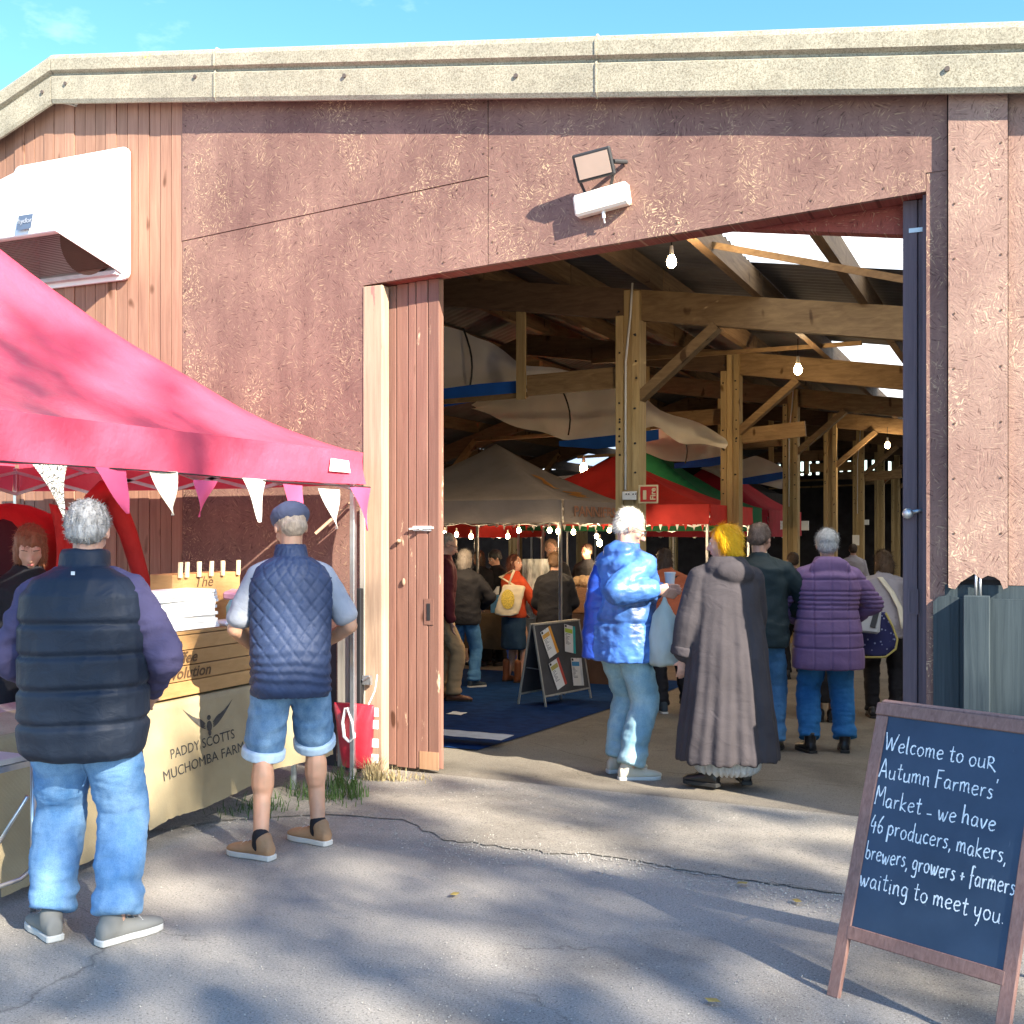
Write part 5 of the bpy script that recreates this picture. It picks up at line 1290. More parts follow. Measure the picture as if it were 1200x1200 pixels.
def person(label, pos, face, H=1.72, bw=1.0, lean=0, twist=0, feet=((-.11, 0, 8), (.11, 0, -8)), hands=None, hints=None, head=(0, 0), dz=0, skinm=None, vox=.012, handvox=None, bend_side=0):
    """local frame: faces +Y, +X is the person's right, origin on the ground"""
    s = H / 1.75; p = P_(); p.s = s
    e = empty('person', pos, R(face), label, 'person'); p.e = e; p.H = H; p.vox = vox
    hip = V((0, 0, .93 * s + dz)); ax = V((math.sin(R(bend_side)), math.sin(R(lean)), math.cos(R(lean)))).normalized()
    fw = V((1, 0, 0)).cross(ax) * -1; fw = ax.cross(V((1, 0, 0))); fw = V((0, math.cos(R(lean)), -math.sin(R(lean))))
    p.hip = hip; p.ax = ax; p.fw = fw; p.L = .53 * s
    p.S = lambda t, x=0, y=0: hip + ax * (p.L * t) + V((1, 0, 0)) * x + fw * y
    p.neck = p.S(1.0); p.hd = p.S(1.0) + (ax * .75 + V((0, 0, .25))).normalized() * .155 * s + V((0, .012, 0)) + fw * .015
    p.hr = (Euler((R(-head[1] - lean * .45), 0, R(head[0])), 'XYZ')).to_matrix()
    p.sh = {k: p.S(.845, k * .172 * s * bw, -.005) for k in (-1, 1)}
    if hands is None: hands = {-1: (-.27, .06, .80), 1: (.27, .06, .80)}
    hints = hints or {-1: (-.5, -1, 0), 1: (.5, -1, 0)}
    p.el = {}; p.wr = {}; p.ht = hands
    for k in (-1, 1):
        if hands.get(k) is None: hands[k] = (k * .26, .05, .80)
        p.el[k], p.wr[k] = ik(p.sh[k], V(hands[k]) * s if True else 0, .295 * s, .255 * s, hints.get(k, (k * .5, -1, 0)))
    p.an = {}; p.kn = {}; p.ft = {}
    for k, (fx, fy, yaw) in zip((-1, 1), feet):
        p.an[k] = V((fx, fy, .085 * s)); p.hj = None
        p.kn[k], _ = ik(hip + V((k * .09 * s, 0, -.02)), p.an[k], .435 * s, .43 * s, (k * .1, 1, 0)); p.ft[k] = yaw
    # body: one continuous skin
    mb = MB(); X = V((1, 0, 0))
    mb.loft([(p.S(t), X * rx * s * bw, fw * ry * s * bw) for t, rx, ry in ((-.14, .12, .09), (0, .155, .105), (.3, .135, .095), (.6, .15, .10), (.85, .165, .095), (.98, .09, .06), (1.08, .05, .05))], 18)
    for k in (-1, 1):
        cap(mb, p.S(.85, k * .11 * s * bw), p.sh[k] + V((0, 0, -.015)), .045 * s, .045 * s); cap(mb, p.sh[k] + V((0, 0, -.02)), p.el[k], .044 * s, .04 * s, mid=.047 * s); cap(mb, p.el[k], p.wr[k], .041 * s, .028 * s, mid=.038 * s)
        cap(mb, hip + X * k * .085 * s, p.kn[k], .08 * s, .054 * s); cap(mb, p.kn[k], p.an[k], .053 * s, .036 * s); 
        cm = p.kn[k].lerp(p.an[k], .3) + V((0, -.018, 0)); mb.ell(cm, ((.058 if handvox == .008 and bw == 1.0 else .046) * s, (.066 if handvox == .008 and bw == 1.0 else .052) * s, .13 * s))
        f = V((-math.sin(R(p.ft[k])), math.cos(R(p.ft[k])), 0)); cap(mb, p.an[k] + V((0, 0, -.03)), p.an[k] + f * .14 * s + V((0, 0, -.05)), .035 * s, .025 * s)
        hand(mb, p, k, s)
    headshape(mb, p, s)
    p.skin = skinm or SKIN
    p.body = remesh('body', mb, p.skin, e, None, handvox or vox, 1)
    return p
def hand(mb, p, k, s, curl=.5):
    w = p.wr[k]; d = (w - p.el[k]).normalized(); 
    dn = (d + V((0, 0, -.35))).normalized(); side = dn.cross(V((0, 1, 0)))
    if side.length < .2: side = V((1, 0, 0))
    side.normalize(); nrm = side.cross(dn).normalized()
    P0 = w + dn * .05 * s
    mb.loft([(w, side * .026 * s, nrm * .02 * s), (w + dn * .04 * s, side * .038 * s, nrm * .016 * s), (w + dn * .085 * s, side * .04 * s, nrm * .014 * s)], 12)
    for i, (o, L) in enumerate(((-.030, .062), (-.010, .074), (.010, .07), (.029, .056))):
        a = w + dn * .078 * s + side * o * s; b = a + (dn * (1) + nrm * .25 * k * 0 + V((0, .25, 0))).normalized() * L * .5 * s; c = b + (dn * .7 + V((0, .7, -.1))).normalized() * L * .55 * s
        cap(mb, a, b, .0088 * s, .0082 * s, 7, 3); cap(mb, b, c, .0082 * s, .0068 * s, 7, 3)
    t = w + dn * .025 * s - side * k * -.026 * s * (1); cap(mb, t, t + (side * k * .6 + dn * .6 + V((0, .5, 0))).normalized() * .045 * s, .011 * s, .009 * s, 7, 3)
def headshape(mb, p, s):
    h = p.hd; r = p.hr
    def at(x, y, z): return h + r @ V((x * s, y * s, z * s))
    cap(mb, p.neck - p.ax * .04, h + r @ V((0, -.015 * s, -.05 * s)), .056 * s, .052 * s)
    def E(c, rad, rot=None): mb.ell(at(*c), [q * s for q in rad], (r @ rot) if rot is not None else r, 14, 9)
    E((0, -.012, .022), (.075, .095, .088)); E((0, .03, -.045), (.056, .060, .066)); E((0, .062, -.092), (.024, .022, .020)); E((0, .05, .0), (.060, .045, .05))
    cap(mb, at(0, .090, .0), at(0, .114, -.038), .008 * s, .0135 * s, 8, 4); E((-.012, .098, -.042), (.008, .01, .007)); E((.012, .098, -.042), (.008, .01, .007))
    E((0, .086, -.066), (.022, .012, .006)); E((0, .085, -.075), (.019, .011, .006))
    E((-.03, .078, .018), (.022, .015, .008)); E((.03, .078, .018), (.022, .015, .008)); E((-.04, .058, -.03), (.022, .026, .024)); E((.04, .058, -.03), (.022, .026, .024))
    for k in (-1, 1): E((k * .077, -.002, -.012), (.008, .018, .030), Euler((R(-10), 0, R(k * 12))).to_matrix())
EYEM = M('eye_white', (.7, .68, .66), .2, .02); IRIS = M('iris_dark', (.03, .02, .015), .2, .02); LIP = M('lip', (.42, .13, .12), .5, .05)
def face_bits(p, glasses=False, eyes=True, lips=True, beard=None, brow=(.12, .08, .05)):
    s = p.s; h = p.hd; r = p.hr
    def at(x, y, z): return h + r @ V((x * s, y * s, z * s))
    for k in ((-1, 1) if eyes else ()):
        mb = MB(); mb.ell(at(k * .030, .085, -.002), (.013 * s, .010 * s, .0085 * s), r, 10, 6); o = mb.build('eye', EYEM, p.e, smooth=True, world=False)
        MB().ell(at(k * .030, .0935, -.002), (.006 * s, .003 * s, .006 * s), r, 8, 5).build('iris', IRIS, o, smooth=True, world=False)
    mb = MB()
    for k in (-1, 1): mb.tube([at(k * .015, .094, .017), at(k * .03, .094, .021), at(k * .048, .082, .017)], .0022 * s, 5)
    mb.build('eyebrows', M('brow_hair_%d' % int(brow[0] * 1000), brow, .9), p.e, world=False)
    if lips: MB().ell(at(0, .0935, -.0705), (.019 * s, .0075 * s, .0065 * s), r, 10, 6).build('lips', LIP, p.e, smooth=True, world=False)
    if glasses:
        mb = MB()
        for k in (-1, 1):
            c = [at(k * .033 + .022 * math.cos(t), .104, -.004 + .016 * math.sin(t)) for t in [i * PI / 6 for i in range(13)]]; mb.tube(c, .0018 * s, 5, cap=False)
            mb.tube([at(k * .055, .102, .002), at(k * .078, .05, .004), at(k * .082, -.01, .0)], .0018 * s, 5)
        mb.tube([at(-.012, .106, .0), at(.012, .106, .0)], .0018 * s, 5)
        g = mb.build('glasses', BLACK, p.e, world=False)
def hairm(name, col, var=.3): return M(name, col, .55, var, 60, (1, 1, .3), bs=.8, bscale=120, bd=.006, spec=.4)
def hair(p, mat, style='short', n=900, ln=.03, curl=0, seed=1, w=.0016, grow=0, bald=False):
    s = p.s; h = p.hd; r = p.hr; mb = MB()
    def at(x, y, z): return h + r @ V((x * s, y * s, z * s))
    def E(c, rad): mb.ell(at(*c), [q * s for q in rad], r, 18, 11)
    g = grow
    E((0, -.022, .030), (.080 + g, .096 + g, .088 + g)); 
    if style in ('short', 'curly'): E((0, -.055, -.02), (.070 + g, .056 + g, .055))
    if style == 'bob': E((0, -.035, -.02), (.092 + g, .080 + g, .095)); E((0, -.05, -.07), (.080, .060, .055)); E((.05, .0, -.02), (.04, .05, .085)); E((-.055, -.015, -.01), (.035, .04, .08))
    if style == 'mid': E((0, -.045, -.05), (.088 + g, .075 + g, .10)); E((0, -.05, -.11), (.080, .055, .06)); E((.055, .0, -.05), (.035, .05, .09)); E((-.055, .0, -.05), (.035, .05, .09))
    if style == 'long': E((0, -.055, -.06), (.088, .070, .12)); E((0, -.075, -.17), (.085, .045, .13)); E((.062, -.005, -.07), (.026, .045, .11)); E((-.062, -.005, -.07), (.026, .045, .11))
    o = remesh('hair', mb, mat, p.e, None, .009, 1, lambda co, no: .0045 * snoise(co, 95, seed, (1, 1, .5)) + .003 * snoise(co, 210, seed + 1, (1, 1, .5)))
    # loose strands
    rs = np.random.RandomState(seed); st = MB(); me = o.data; nv = len(me.vertices)
    for i in rs.randint(0, nv, n):
        v = me.vertices[int(i)]; a = v.co.copy(); no = v.normal.copy()
        dn = r @ V((0, -.5, -1)); t = (dn - no * dn.dot(no)); 
        if t.length < .1: continue
        t.normalize(); d = (no * (.35 if not curl else .7) + t + V(rs.normal(0, .25 + curl * .5, 3))).normalized(); sd = d.cross(no).normalized() * w
        L = ln * rs.uniform(.5, 1.3); pts = [a - no * .002]
        for q in range(3):
            d = (d + t * .25 + V(rs.normal(0, curl * .75 + .08, 3))).normalized(); pts.append(pts[-1] + d * L / 3)
        k = len(st.v)
        for q, pt in enumerate(pts): ww = sd * (1 - q / 3.4); st.v += [tuple(pt - ww), tuple(pt + ww)]
        for q in range(3): st.f.append((k + q * 2, k + q * 2 + 1, k + q * 2 + 3, k + q * 2 + 2))
    so_ = st.build('strands', mat, o, world=False, recalc=False); so_['kind'] = 'stuff'
    return o
def torso(p, name, mat, levels, sleeves=None, fn=None, voxel=None, hood=None, collar=None, sm=2, extra=None, power=2.3, arms_extra=0):
    """levels: (t along spine or ('z', height), half width, half depth, forward offset)"""
    s = p.s; mb = MB(); X = V((1, 0, 0)); rings = []
    for (t, rx, ry, oy) in levels:
        if isinstance(t, tuple): z = t[1]; c = V((0, 0, z)); c.y += oy; rings.append((c, X * rx, V((0, ry, 0))))
        else: rings.append((p.S(t, 0, oy), X * rx, p.fw * ry))
    mb.loft(rings, 28, power)
    if sleeves:
        r0, r1, r2, upto = sleeves
        for k in (-1, 1):
            cap(mb, p.S(.90, k * .085 * s), p.sh[k] + V((k * -.006, 0, -.012)), r0 * .80, r0 * .88)
            shk = p.sh[k] + V((k * -.006, 0, -.014))
            if upto <= 1: cap(mb, shk, p.sh[k].lerp(p.el[k], upto), r0 * .86, r1, mid=r0 * .97)
            else: cap(mb, shk, p.el[k], r0 * .86, r1, mid=r0 * .95); cap(mb, p.el[k], p.el[k].lerp(p.wr[k], upto - 1), r1, r2)
    if extra: extra(mb)
    return remesh(name, mb, mat, p.e, None, voxel or p.vox, sm, fn)
from mathutils.bvhtree import BVHTree
def patch(par, x0, x1, z0, z1, name, mat, n=6, off=.003, y0=-1, slant=0):
    me = par.data; bv = BVHTree.FromPolygons([v.co[:] for v in me.vertices], [tuple(q.vertices) for q in me.polygons]); P = []
    for i in range(n + 1):
        row = []
        for j in range(n + 1):
            x = x0 + (x1 - x0) * i / n; z = z0 + (z1 - z0) * j / n + slant * (x - x0)
            h = bv.ray_cast(V((x, y0, z)), V((0, 1, 0)))[0]; row.append((x, (h.y if h else 0) - off, z))
        P.append(row)
    return MB().grid(P).build(name, mat, par, smooth=True, world=False, recalc=False)
def std(p, hem=.72, w=.205, d=.145, waist=None, sh=.19, b=0, flare=0):
    s = p.s; waist = waist or w
    return [(('z', hem * s), w + flare, d + flare * .7, -.0), (('z', (hem + .05) * s), w + .006 + flare * .8, d + .006 + flare * .5, 0), (.05, w, d, 0), (.35, waist, d - .006, .01), (.65, w * .98, d + .004, .005), (.84, sh + .01, d - .01, -.01), (.95, sh * .72, d * .72, -.01), (1.03, .078, .072, .0), (1.09, .066, .062, .0)]
def legs(p, name, mat, r=(.105, .078, .072), upto=2.0, fn=None, waist=(.165, .12), voxel=None, cuff=0, topz=None):
    s = p.s; mb = MB(); X = V((1, 0, 0)); h = p.hip; r = (r[0], max(r[1], .076), max(r[2], .064))
    mb.loft([(h + V((0, 0, -.12 * s)), X * (waist[0] - .015), V((0, waist[1], 0))), (h + V((0, -.01, -.05)), X * (waist[0] + .01), V((0, waist[1] + .008, 0))), (h + V((0, 0, .08)), X * waist[0], V((0, waist[1] - .01, 0)))], 20)
    for k in (-1, 1):
        a = h + X * k * .085 * s + V((0, -.008, -.03))
        if upto <= 1: cap(mb, a, a.lerp(p.kn[k], upto), r[0], r[1], 16)
        else:
            cap(mb, a, p.kn[k], r[0], r[1], 16, mid=(r[0] * .52 + r[1] * .48)); q = p.kn[k].lerp(p.an[k], upto - 1)
            d = (q - p.kn[k]).normalized(); x = d.orthogonal().normalized(); y = d.cross(x)
            mb.loft([(p.kn[k] - d * .03, x * r[1] * .8, y * r[1] * .8), (p.kn[k] + d * .02, x * r[1], y * r[1]), (p.kn[k].lerp(q, .5) + V((0, -.008, 0)), x * (r[1] * .5 + r[2] * .5), y * (r[1] * .5 + r[2] * .5)), (q, x * r[2], y * r[2])], 16)
    o = remesh(name, mb, mat, p.e, None, voxel or p.vox, 2, fn or (lambda co, no: fold(.0075, 15, 3, (1, 1, 1.6))(co, no) + fold(.0035, 40, 6, (.8, .8, 1.6))(co, no) + np.clip((.34 - co[:, 2]) / .2, 0, 1) * .014 * snoise(co, 26, 9, (.5, .5, 2.4))))
    return o
def shoes(p, mat, solem, L=.275, boot=0, mat2=None):
    s = p.s
    for k in (-1, 1):
        yaw = R(p.ft[k]); f = V((-math.sin(yaw), math.cos(yaw), 0)); x = V((f.y, -f.x, 0)); a = V((p.an[k].x, p.an[k].y, 0)) - f * .075; Ls = L * s
        mb = MB(); z0 = p.e.location.z * 0
        def rg(t, w_, z, h_): return (a + f * Ls * t + V((0, 0, z)), x * w_, V((0, 0, h_)))
        mb.loft([rg(.0, .02, .045, .025), rg(.03, .033, .05, .042), rg(.2, .037, .055, .045), rg(.42, .040, .050, .040), rg(.65, .047, .042, .030), rg(.85, .044, .036, .024), rg(.96, .03, .032, .016), rg(1.0, .015, .03, .01)], 16)
        cap(mb, a + f * Ls * .2 + V((0, 0, .06)), a + f * Ls * .2 + V((0, -.0, .095 + boot)), .043, .045)
        sh_ = remesh('shoe', mb, mat, p.e, None, .008, 2)
        out_ = [(.0, .018), (.02, .034), (.2, .038), (.42, .038), (.65, .049), (.85, .046), (.96, .032), (1.0, .012)]
        Lp = [(a + f * Ls * t - f * .004 + x * w_) for t, w_ in out_]; Rp = [(a + f * Ls * t - f * .004 - x * w_) for t, w_ in reversed(out_)]
        for q_ in (.42, .52, .62):
            c_ = a + f * Ls * q_; MB().tube([c_ - x * .030 + V((0, 0, .070 - .03 * (q_ - .4))), c_ + V((0, 0, .098 - .10 * (q_ - .4))), c_ + x * .030 + V((0, 0, .070 - .03 * (q_ - .4)))], .0032, 5).build('lace', mat2 or solem, sh_, smooth=True, world=False)
        MB().prism([(q.x, q.y) for q in Lp + Rp], .002, .028, 'z').build('sole', solem, sh_, world=False, bevel=.004)

NAVYV = fabric('navy_puffer', (.013, .0195, .034), .55, .2, .35, 14, .3)
PURPS = fabric('grey_violet_knit', (.065, .058, .12), .9, .1, .5, 10)
NAVYQ = fabric('navy_quilt', (.028, .045, .10), .6, .2, .3, 16, .3)
GREYT = fabric('pale_grey_jersey', (.30, .32, .37), .9, .08, .4, 10)
BLUEJ = fabric('bright_blue_nylon', (.05, .14, .40), .42, .8, .5, 12, .5)
ROYAL = fabric('royal_blue_nylon', (.015, .055, .33), .35, .1, .6, 12, .5)
CLOAK = fabric('grey_linen', (.050, .043, .047), .9, .18, .6, 9)
PURP = fabric('mauve_quilt', (.185, .11, .235), .6, .1, .3, 14, .3)
DKGREEN = fabric('dark_green_wax', (.018, .032, .036), .6, .12, .4, 9)
ORNG = fabric('rust_anorak', (.42, .11, .05), .7, .12, .6, 10)
BLKF = fabric('black_wool', (.014, .014, .018), .8, .15, .5, 10)
MARO = fabric('maroon_jumper', (.10, .015, .022), .85, .12, .5, 10)
TAN = fabric('tan_chino', (.42, .28, .15), .85, .1, .5, 10)
REDJ = fabric('red_orange_jumper', (.52, .07, .025), .85, .1, .5, 10)
GRYTOP = fabric('pale_grey_top', (.34, .32, .36), .85, .1, .5, 10)
BLKT = fabric('black_trouser', (.012, .012, .016), .8, .15, .4, 10)
STRIPE = fabric('pleated_grey_white', (.45, .46, .47), .9, .35, .8, 22)
SHOEG = fabric('grey_suede', (.19, .19, .18), .9, .1, .2); SHOET = fabric('tan_suede', (.34, .20, .11), .85, .25, .3, 30); SHOEB = fabric('black_leather', (.012, .012, .014), .35, .1, .1, 9, .5)
SHOEW = fabric('cream_trainer', (.42, .39, .32), .7, .12, .2); SHOEN = fabric('dark_trainer', (.03, .045, .06), .7, .15, .2); BROWNS = fabric('brown_leather', (.16, .06, .03), .45, .15, .1)
SOLE = M('white_rubber', (.48, .48, .46), .6, .08); SOLEB = M('black_rubber', (.02, .02, .02), .7)

# ---- 1. man in the navy body warmer
g = (G(58, 1098) + G(137, 1104)) / 2
p = person('grey curly haired man in navy padded body warmer and light jeans, left foreground', (g.x, g.y, 0), 27, 1.735, 1.1, 3, feet=((-.14, .03, 38), (.135, -.03, -42)), hands={-1: (-.20, .22, .95), 1: (.20, .22, .96)}, hints={-1: (-.9, -.8, 0), 1: (.9, -.8, -.1)}, head=(8, 16), vox=.010)
def puff(co, no):
    z = co[:, 2]; c = [.865, .995, 1.125, 1.245]; d = np.full(len(z), .006)
    wob = .006 * snoise(co, 9, 2)
    for q in c: d -= .014 * np.exp(-((z + wob - q) / .011) ** 2)
    for q in c: d += .003 * np.exp(-((z + wob - q) / .05) ** 2)
    return d + .0025 * snoise(co, 34, 4, (1, 1, 1.5)) + .003 * (1 - 2 * np.abs(snoise(co, 22, 6, (1.6, 1.6, .6))))
def collar1(mb):
    X = V((1, 0, 0)); mb.loft([(p.S(.96, 0, -.012), X * .10, p.fw * .095), (p.S(1.02, 0, -.01), X * .092, p.fw * .088), (p.S(1.14, 0, .0), X * .086, p.fw * .082)], 24)
vest = torso(p, 'body_warmer', NAVYV, [(('z', .725), .20, .155, 0), (('z', .75), .228, .175, 0), (('z', .82), .240, .182, .005), (.12, .240, .180, .01), (.35, .243, .178, .012), (.62, .245, .172, .005), (.80, .232, .158, -.008), (.92, .185, .13, -.015), (1.0, .11, .095, -.01)], None, puff, .009, extra=collar1)
slv = torso(p, 'sweatshirt', PURPS, [(.3, .19, .13, 0), (.6, .20, .135, 0), (.86, .20, .125, -.01), (.93, .17, .10, -.01)], (.084, .074, .055, 1.95), fold(.009, 30, 8, (1, 1, 1.6)), .011)
jl = legs(p, 'jeans', DENIM_L, (.120, .096, .088), 1.93, waist=(.19, .145), voxel=.009)
patch(jl, -.002, .004, .60, .80, 'seat_seam', DENIM_S, off=.004); patch(jl, -.17, -.05, .66, .80, 'back_pocket', DENIM_L, slant=-.1); patch(jl, .05, .17, .66, .80, 'back_pocket', DENIM_L, slant=.1)
shoes(p, SHOEG, SOLE, .285)
hair(p, hairm('silver_curly_hair', (.33, .31, .29), .5), 'curly', 3600, .020, .8, 3, .0017, .004)
face_bits(p)
MB().box(p.S(.97, 0, -.135) + V((0, -.006, 0)), (.014, .003, .014)).build('badge', WHITE, vest, world=False)
MB().grid([[tuple(p.hip + V((-.13 + .09 * i, -.142 + .0 * j, -.03 - .12 * j))) for j in range(2)] for i in range(2)]).build('back_pocket', DENIM_L, p.e, world=False, solid=.006) if False else None

# ---- 2. man in the flat cap and shorts
g = (G(332, 1012) + G(380, 988)) / 2
p = person('man in flat cap, quilted navy gilet and denim shorts at the coffee stall', (g.x - .08, g.y, 0), 38, 1.76, 1.0, 4, feet=((-.15, -.10, 48), (.14, .10, 42)), hands={-1: (-.16, .26, .98), 1: (.17, .24, 1.0)}, hints={-1: (-.7, -.8, 0), 1: (.75, -.8, 0)}, head=(14, 20), vox=.010, handvox=.008, skinm=SKIN2)
def quilt(co, no):
    a = np.arctan2(co[:, 0], -(co[:, 1] + .0)) * .19; z = co[:, 2]; P = .088
    f1 = np.abs(((a + z) / P) % 1 - .5) * P; f2 = np.abs(((a - z) / P) % 1 - .5) * P
    m = np.minimum(f1, f2); d = .004 - .0075 * np.exp(-(m / .0065) ** 2)
    low = np.clip((1.10 - z) / .2, 0, 1)
    return d * (1 - .55 * low) + low * .0045 * np.sin(z * 120 + 5 * snoise(co, 14, 5)) + .004 * snoise(co, 9, 2) + .002 * snoise(co, 40, 3)
def collar2(mb):
    X = V((1, 0, 0)); mb.loft([(p.S(.95, 0, -.012), X * .09, p.fw * .085), (p.S(1.02, 0, -.008), X * .082, p.fw * .078), (p.S(1.12, 0, .0), X * .074, p.fw * .07)], 24)
gil = torso(p, 'quilted_gilet', NAVYQ, [(('z', .775), .186, .142, 0), (('z', .80), .196, .148, 0), (.1, .198, .148, .0), (.35, .199, .145, .01), (.62, .208, .146, .0), (.80, .204, .138, -.008), (.91, .165, .112, -.014), (.99, .10, .09, -.01)], None, quilt, .0075, sm=1, extra=collar2)
torso(p, 't_shirt', GREYT, [(.45, .16, .12, 0), (.7, .17, .12, 0), (.84, .165, .105, -.01), (.91, .12, .085, -.01)], (.066, .068, .05, .78), fold(.004, 26, 8), .010)
cap_z = p.kn[1].z + .04
legs(p, 'denim_shorts', DENIM_S, (.100, .100, .09), .86, waist=(.145, .115), voxel=.009, fn=fold(.006, 22, 4, (1, 1, 1.5)))
sh2 = [o for o in p.e.children if o.name.startswith('denim_shorts')][0]
patch(sh2, -.145, -.035, .64, .77, 'back_pocket', DENIM_S, slant=-.1); patch(sh2, .035, .145, .64, .77, 'back_pocket', DENIM_S, slant=.1)
mb = MB()
for k in (-1, 1):
    a = p.hip + V((k * .085, -.008, -.03)); b = p.kn[k]; q0, q1 = a.lerp(b, .93), a.lerp(b, 1.06); d = (q1 - q0).normalized(); x = d.orthogonal().normalized(); y = d.cross(x)
    mb = MB(); mb.loft([(q0, x * .100, y * .100), (q0.lerp(q1, .1), x * .110, y * .110), (q0.lerp(q1, .9), x * .110, y * .110), (q1, x * .09, y * .09)], 20)
    remesh('turn_up', mb, M('pale_denim', (.42, .55, .68), .9, .12, 30), p.e, None, .008, 1)
for k in (-1, 1):
    mb = MB(); q = p.an[k]; cap(mb, q + V((0, 0, -.02)), q + V((0, 0, .028)), .044, .043); remesh('sock', mb, BLKF, p.e, None, .008, 1)
shoes(p, SHOET, SOLE, .28)
hm = hairm('short_grey_brown_hair', (.40, .30, .22), .3); hair(p, hm, 'short', 1200, .010, .1, 5, .0012)
s = p.s; mb = MB(); r = p.hr
mb.ell(p.hd + r @ V((0, -.012, .050)), (.098, .116, .072), r, 22, 12); mb.ell(p.hd + r @ V((0, .075, .055)), (.066, .06, .014), r @ Euler((R(-16), 0, 0)).to_matrix(), 16, 8); mb.ell(p.hd + r @ V((0, -.015, .035)), (.088, .108, .03), r, 20, 8)
remesh('flat_cap', mb, fabric('cap_cotton', (.085, .095, .15), .85, .12, .5, 18), p.e, None, .009, 1, fold(.0025, 40, 4))
face_bits(p)

# ---- 3. stallholder behind the table
p = person('young stallholder with red-lit tied back hair looking down behind the burlap table', (-5.05, -1.86, 0), -118, 1.66, .92, 12, hands={-1: (-.16, .30, .98), 1: (.16, .30, .98)}, head=(-14, 22), vox=.011)
torso(p, 'black_jacket', BLKF, std(p, .78, .175, .125, .165, .165), (.068, .058, .045, 1.95), fold(.006, 26, 3), .012)
legs(p, 'trousers', BLKT); shoes(p, SHOEB, SOLEB)
hair(p, hairm('auburn_hair', (.20, .075, .035), .3), 'mid', 1200, .03, .05, 4, .0015, .006); face_bits(p, eyes=False)

# ---- 4. tall man in the bright blue waterproof
g = (G(712, 905) + G(746, 915)) / 2
Mi_ = Matrix.LocRotScale(V((g.x, g.y, floor_z(g.y))), Euler((0, 0, R(-26))), None).inverted(); tb_ = (Mi_ @ W(768, 690, g.y - .12)) / (1.80 / 1.75)
p = person('white haired man in shiny bright blue waterproof and faded jeans at the doorway', (g.x, g.y, floor_z(g.y)), -26, 1.80, 1.06, 5, feet=((-.10, .06, -22), (.12, -.05, -30)), hands={-1: (-.02, .38, 1.20), 1: tuple(tb_)}, hints={-1: (-.6, -.5, -.8), 1: (.3, -.7, -1)}, head=(-42, 24), vox=.010, handvox=.008)
def wind(co, no): return fold(.010, 11, 2, (1, 1.2, .55))(co, no) + fold(.006, 30, 6, (1, 1, .6))(co, no) + fold(.003, 60, 9, (.6, .6, 1.4))(co, no) - .014 * np.exp(-((co[:, 2] - 1.03) / .012) ** 2)
def hoodx(mb):
    X = V((1, 0, 0)); mb.ell(p.S(.99, .0, -.085), (.125, .075, .055), Euler((R(12), 0, 0)).to_matrix(), 18, 9); mb.loft([(p.S(.93, 0, -.02), X * .13, p.fw * .10), (p.S(1.05, 0, -.005), X * .098, p.fw * .088), (p.S(1.10, 0, .0), X * .088, p.fw * .08)], 24)
jk = torso(p, 'waterproof_jacket', BLUEJ, std(p, .755, .235, .175, .222, .20, flare=.015), (.095, .085, .062, 1.95), wind, .010, extra=hoodx, sm=1)
def panel_shift(co, no): return fold(.012, 16, 5)(co, no)
mb = MB(); X = V((1, 0, 0))
mb.loft([(V((-.135, -.055, .785)), X * .118, V((0, .155, 0))), (p.S(.3, -.125, -.05), X * .112, V((0, .150, 0))), (p.S(.62, -.125, -.045), X * .108, V((0, .140, 0))), (p.S(.82, -.12, -.03), X * .085, V((0, .115, 0))), (p.S(.90, -.10, -.02), X * .05, V((0, .08, 0)))], 22)
remesh('dark_back_panel', mb, ROYAL, jk, None, .011, 2, panel_shift)
legs(p, 'jeans', DENIM_G, (.118, .092, .088), 1.95, waist=(.175, .135)); shoes(p, SHOEW, SOLE, .285)
hair(p, hairm('white_hair', (.66, .63, .56), .25), 'short', 3000, .028, .10, 8, .0016, .003); face_bits(p, glasses=True, brow=(.5, .47, .42))
wl = p.e.matrix_basis; Mw = Matrix.LocRotScale(p.e.location, p.e.rotation_euler, None)
cupp = Mw @ (p.wr[-1] + V((.0, .10, .05)))
cup = MB(); cup.loft([((cupp.x, cupp.y, cupp.z + z), (k, 0, 0), (0, k, 0)) for z, k in ((-.05, .028), (.05, .038), (.052, .041), (.06, .040))], 18)
tag(cup.build('paper_cup', WHITE, smooth=False), 'white paper coffee cup held by the man in the blue waterproof', 'cup')
hp = Mw @ (p.wr[1] + V((.02, .06, -.04)))
mb = MB(); rs_ = random.Random(3)
mb.loft([((hp.x + dx, hp.y + .0, hp.z - d), (a, 0, 0), (0, b, 0)) for d, a, b, dx in ((0, .012, .012, 0), (.06, .03, .02, 0), (.14, .075, .04, .0), (.24, .095, .06, .005), (.36, .115, .075, .012), (.44, .12, .07, .02), (.455, .10, .05, .02))], 26)
PB = M('pale_green_polythene', (.50, .56, .52), .35, .15, 9, (1, 1, .4), trans=.35, bs=.6, bscale=14, bd=.02)
o = remesh('carrier_bag', mb, PB, None, None, .010, 1, lambda co, no: fold(.011, 26, 5, (1, 1, .35))(co, no)); tag(o, 'pale crinkled plastic carrier bag hanging from the blue waterproof man\'s hand', 'bag')
LOGO = M('bag_logo_green', (.06, .22, .18), .7)

